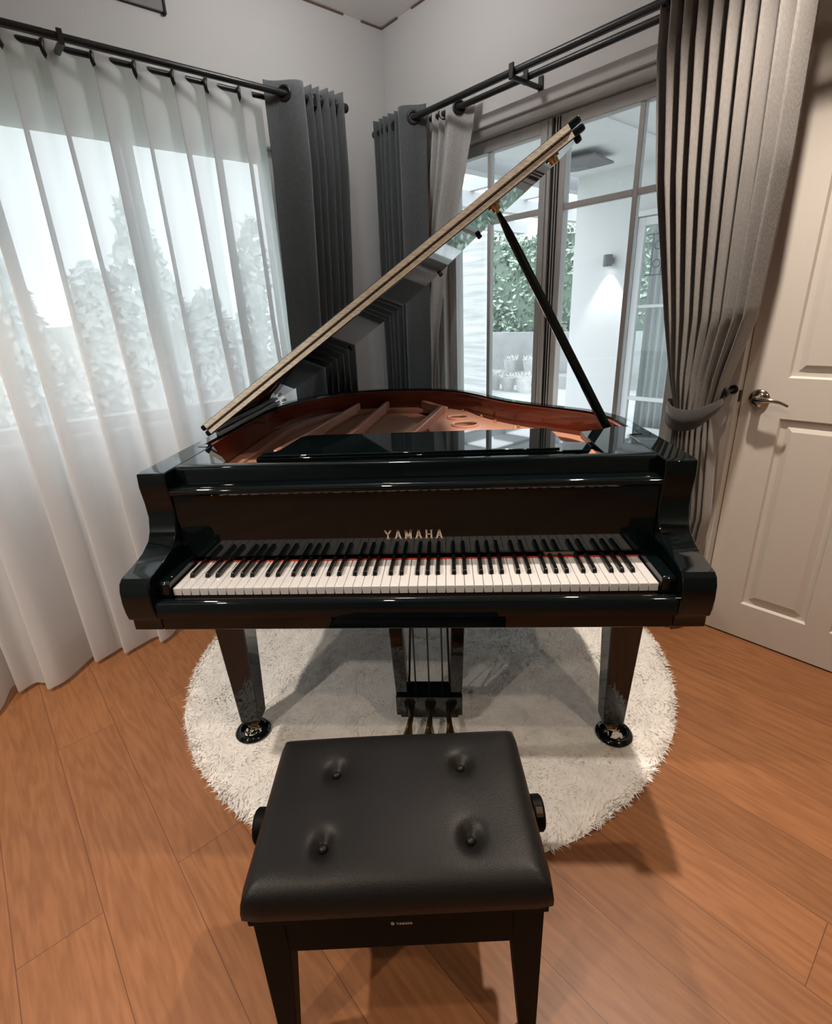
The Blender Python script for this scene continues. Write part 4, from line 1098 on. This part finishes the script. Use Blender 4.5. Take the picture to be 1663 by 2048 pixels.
# planters
def planter(t, o, z, w, h, lab):
    c = RP(t, -o, z)
    th = thing('planter', lab, 'planter', tuple(c), 'white planters by the low garden wall')
    bm = bmesh.new(); add_lathe(bm, [(0, 0), (w * 0.78, 0), (w, h * 0.9), (w * 1.06, h * 0.92), (w * 1.06, h), (w * 0.92, h), (w * 0.90, h * 0.85), (0, h * 0.85)], c, (0, 0, 1), 24)
    build('pot', bm, 'planter', th, smooth=40)
    bm = bmesh.new(); rn = random.Random(int(t * 100 + o * 10))
    for k in range(60):
        a = rn.uniform(0, 2 * PI); r = rn.uniform(0, w * 0.85); p = c + Vector((r * math.cos(a), r * math.sin(a), h * 0.86))
        q = p + Vector((rn.uniform(-.08, .08), rn.uniform(-.08, .08), rn.uniform(0.03, 0.13))); s = Vector((rn.uniform(-1, 1), rn.uniform(-1, 1), 0)).normalized() * 0.015
        bm.faces.new([bm.verts.new(v) for v in (p, (p + q) / 2 + s, q, (p + q) / 2 - s)])
    build('plant', bm, 'leaf2', th)
for i, (t, o, z, w, h, lab) in enumerate([
    (-4.12, 6.25, 0.20, 0.13, 0.24, 'white planter on the raised step, left one of the upper row'),
    (-3.62, 6.25, 0.20, 0.15, 0.26, 'white planter on the raised step, right one of the upper row'),
    (-3.78, 5.40, -0.02, 0.10, 0.26, 'white planter on the patio floor, leftmost of the lower row'),
    (-3.48, 5.40, -0.02, 0.13, 0.24, 'white planter on the patio floor, middle of the lower row'),
    (-3.12, 5.40, -0.02, 0.14, 0.28, 'white planter on the patio floor, rightmost of the lower row'),
    (-2.62, 6.25, 0.20, 0.14, 0.26, 'white planter on the raised step, seen through the right hand door leaf')]):
    planter(t, o, z, w, h, lab)
# hedges
def hedge(name, lab, f, a0, a1, o0, o1, z0, z1, n, m, size=0.05, seed=1, lump=0.25, core='leafcore', low=0.35):
    rn = random.Random(seed)
    th = thing(name, lab, name, tuple(f((a0 + a1) / 2, (o0 + o1) / 2, z0)))
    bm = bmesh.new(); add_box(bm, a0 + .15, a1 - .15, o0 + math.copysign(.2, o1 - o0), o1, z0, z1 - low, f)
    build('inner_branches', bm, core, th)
    bm = bmesh.new()
    for k in range(n):
        a = rn.uniform(a0, a1); z = rn.uniform(z0, z1)
        zz_ = z1 - lump * (0.5 + 0.5 * math.sin(a * 3.1 + seed)) - lump * 0.6 * (0.5 + 0.5 * math.sin(a * 7.7))
        if z > zz_: z = z0 + (z - z0) * (zz_ - z0) / (z1 - z0)
        o = o0 + (o1 - o0) * (rn.uniform(0, 0.35) + 0.12 * math.sin(a * 5 + z * 4) * 0.5 + 0.06)
        c = f(a, o, z)
        u = Vector((rn.gauss(0, 1), rn.gauss(0, 1), rn.gauss(0, 1))).normalized(); w = u.orthogonal().normalized()
        s = size * rn.uniform(0.6, 1.4)
        bm.faces.new([bm.verts.new(v) for v in (c - u * s, c + w * s * 0.55, c + u * s, c - w * s * 0.55)])
    build('foliage', bm, m, th)
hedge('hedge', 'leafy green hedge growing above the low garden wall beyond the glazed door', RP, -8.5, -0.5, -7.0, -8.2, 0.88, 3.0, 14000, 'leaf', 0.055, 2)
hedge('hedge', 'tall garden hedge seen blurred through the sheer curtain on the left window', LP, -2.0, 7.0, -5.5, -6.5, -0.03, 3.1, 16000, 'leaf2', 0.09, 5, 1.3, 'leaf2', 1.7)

# ================================================================== WORLD AND CAMERA
w = bpy.data.worlds.new('sky'); scn.world = w; w.use_nodes = True
nt = w.node_tree; bg = nt.nodes['Background']
bg.inputs['Color'].default_value = (0.89, 0.95, 1.0, 1)
bg.inputs['Strength'].default_value = 3.4

cd = bpy.data.cameras.new('camera'); cam = bpy.data.objects.new('camera', cd); COL.objects.link(cam); scn.camera = cam
cd.sensor_fit = 'HORIZONTAL'; cd.sensor_width = 36; cd.lens = 1025.0755 / 1663 * 36; cd.clip_start = 0.02; cd.clip_end = 200
pitch, roll, yaw = 0.367739296, 0.0457337963, -0.0703791069
cp, sp = math.cos(pitch), math.sin(pitch)
r_ = Vector((1, 0, 0)); f_ = Vector((0, cp, -sp)); dn = Vector((0, -sp, -cp))
c, s = math.cos(roll), math.sin(roll)
right_ = c * r_ + s * dn; down_ = -s * r_ + c * dn
Y = Matrix(((math.cos(yaw), -math.sin(yaw), 0), (math.sin(yaw), math.cos(yaw), 0), (0, 0, 1)))
right_ = Y.transposed() @ right_; down_ = Y.transposed() @ down_; f_ = Y.transposed() @ f_
m = Matrix((right_, -down_, -f_)).transposed().to_4x4(); m.translation = Vector((0.107344552, -1.12679144, 1.35798877))
cam.matrix_world = m

scn.view_settings.view_transform = 'Standard'; scn.view_settings.look = 'None'
scn.view_settings.exposure = 0.0; scn.view_settings.gamma = 1.0
scn.view_settings.use_curve_mapping = False
scn.cycles.max_bounces = 7; scn.cycles.transparent_max_bounces = 14
scn.cycles.glossy_bounces = 6; scn.cycles.diffuse_bounces = 4; scn.cycles.caustics_reflective = False; scn.cycles.caustics_refractive = False
scn.cycles.sample_clamp_indirect = 8
scn.cycles.use_adaptive_sampling = True; scn.cycles.adaptive_threshold = 0.07; scn.cycles.adaptive_min_samples = 16
scn.render.use_persistent_data = False

for o in bpy.data.objects:
    if '_off' in o: del o['_off']
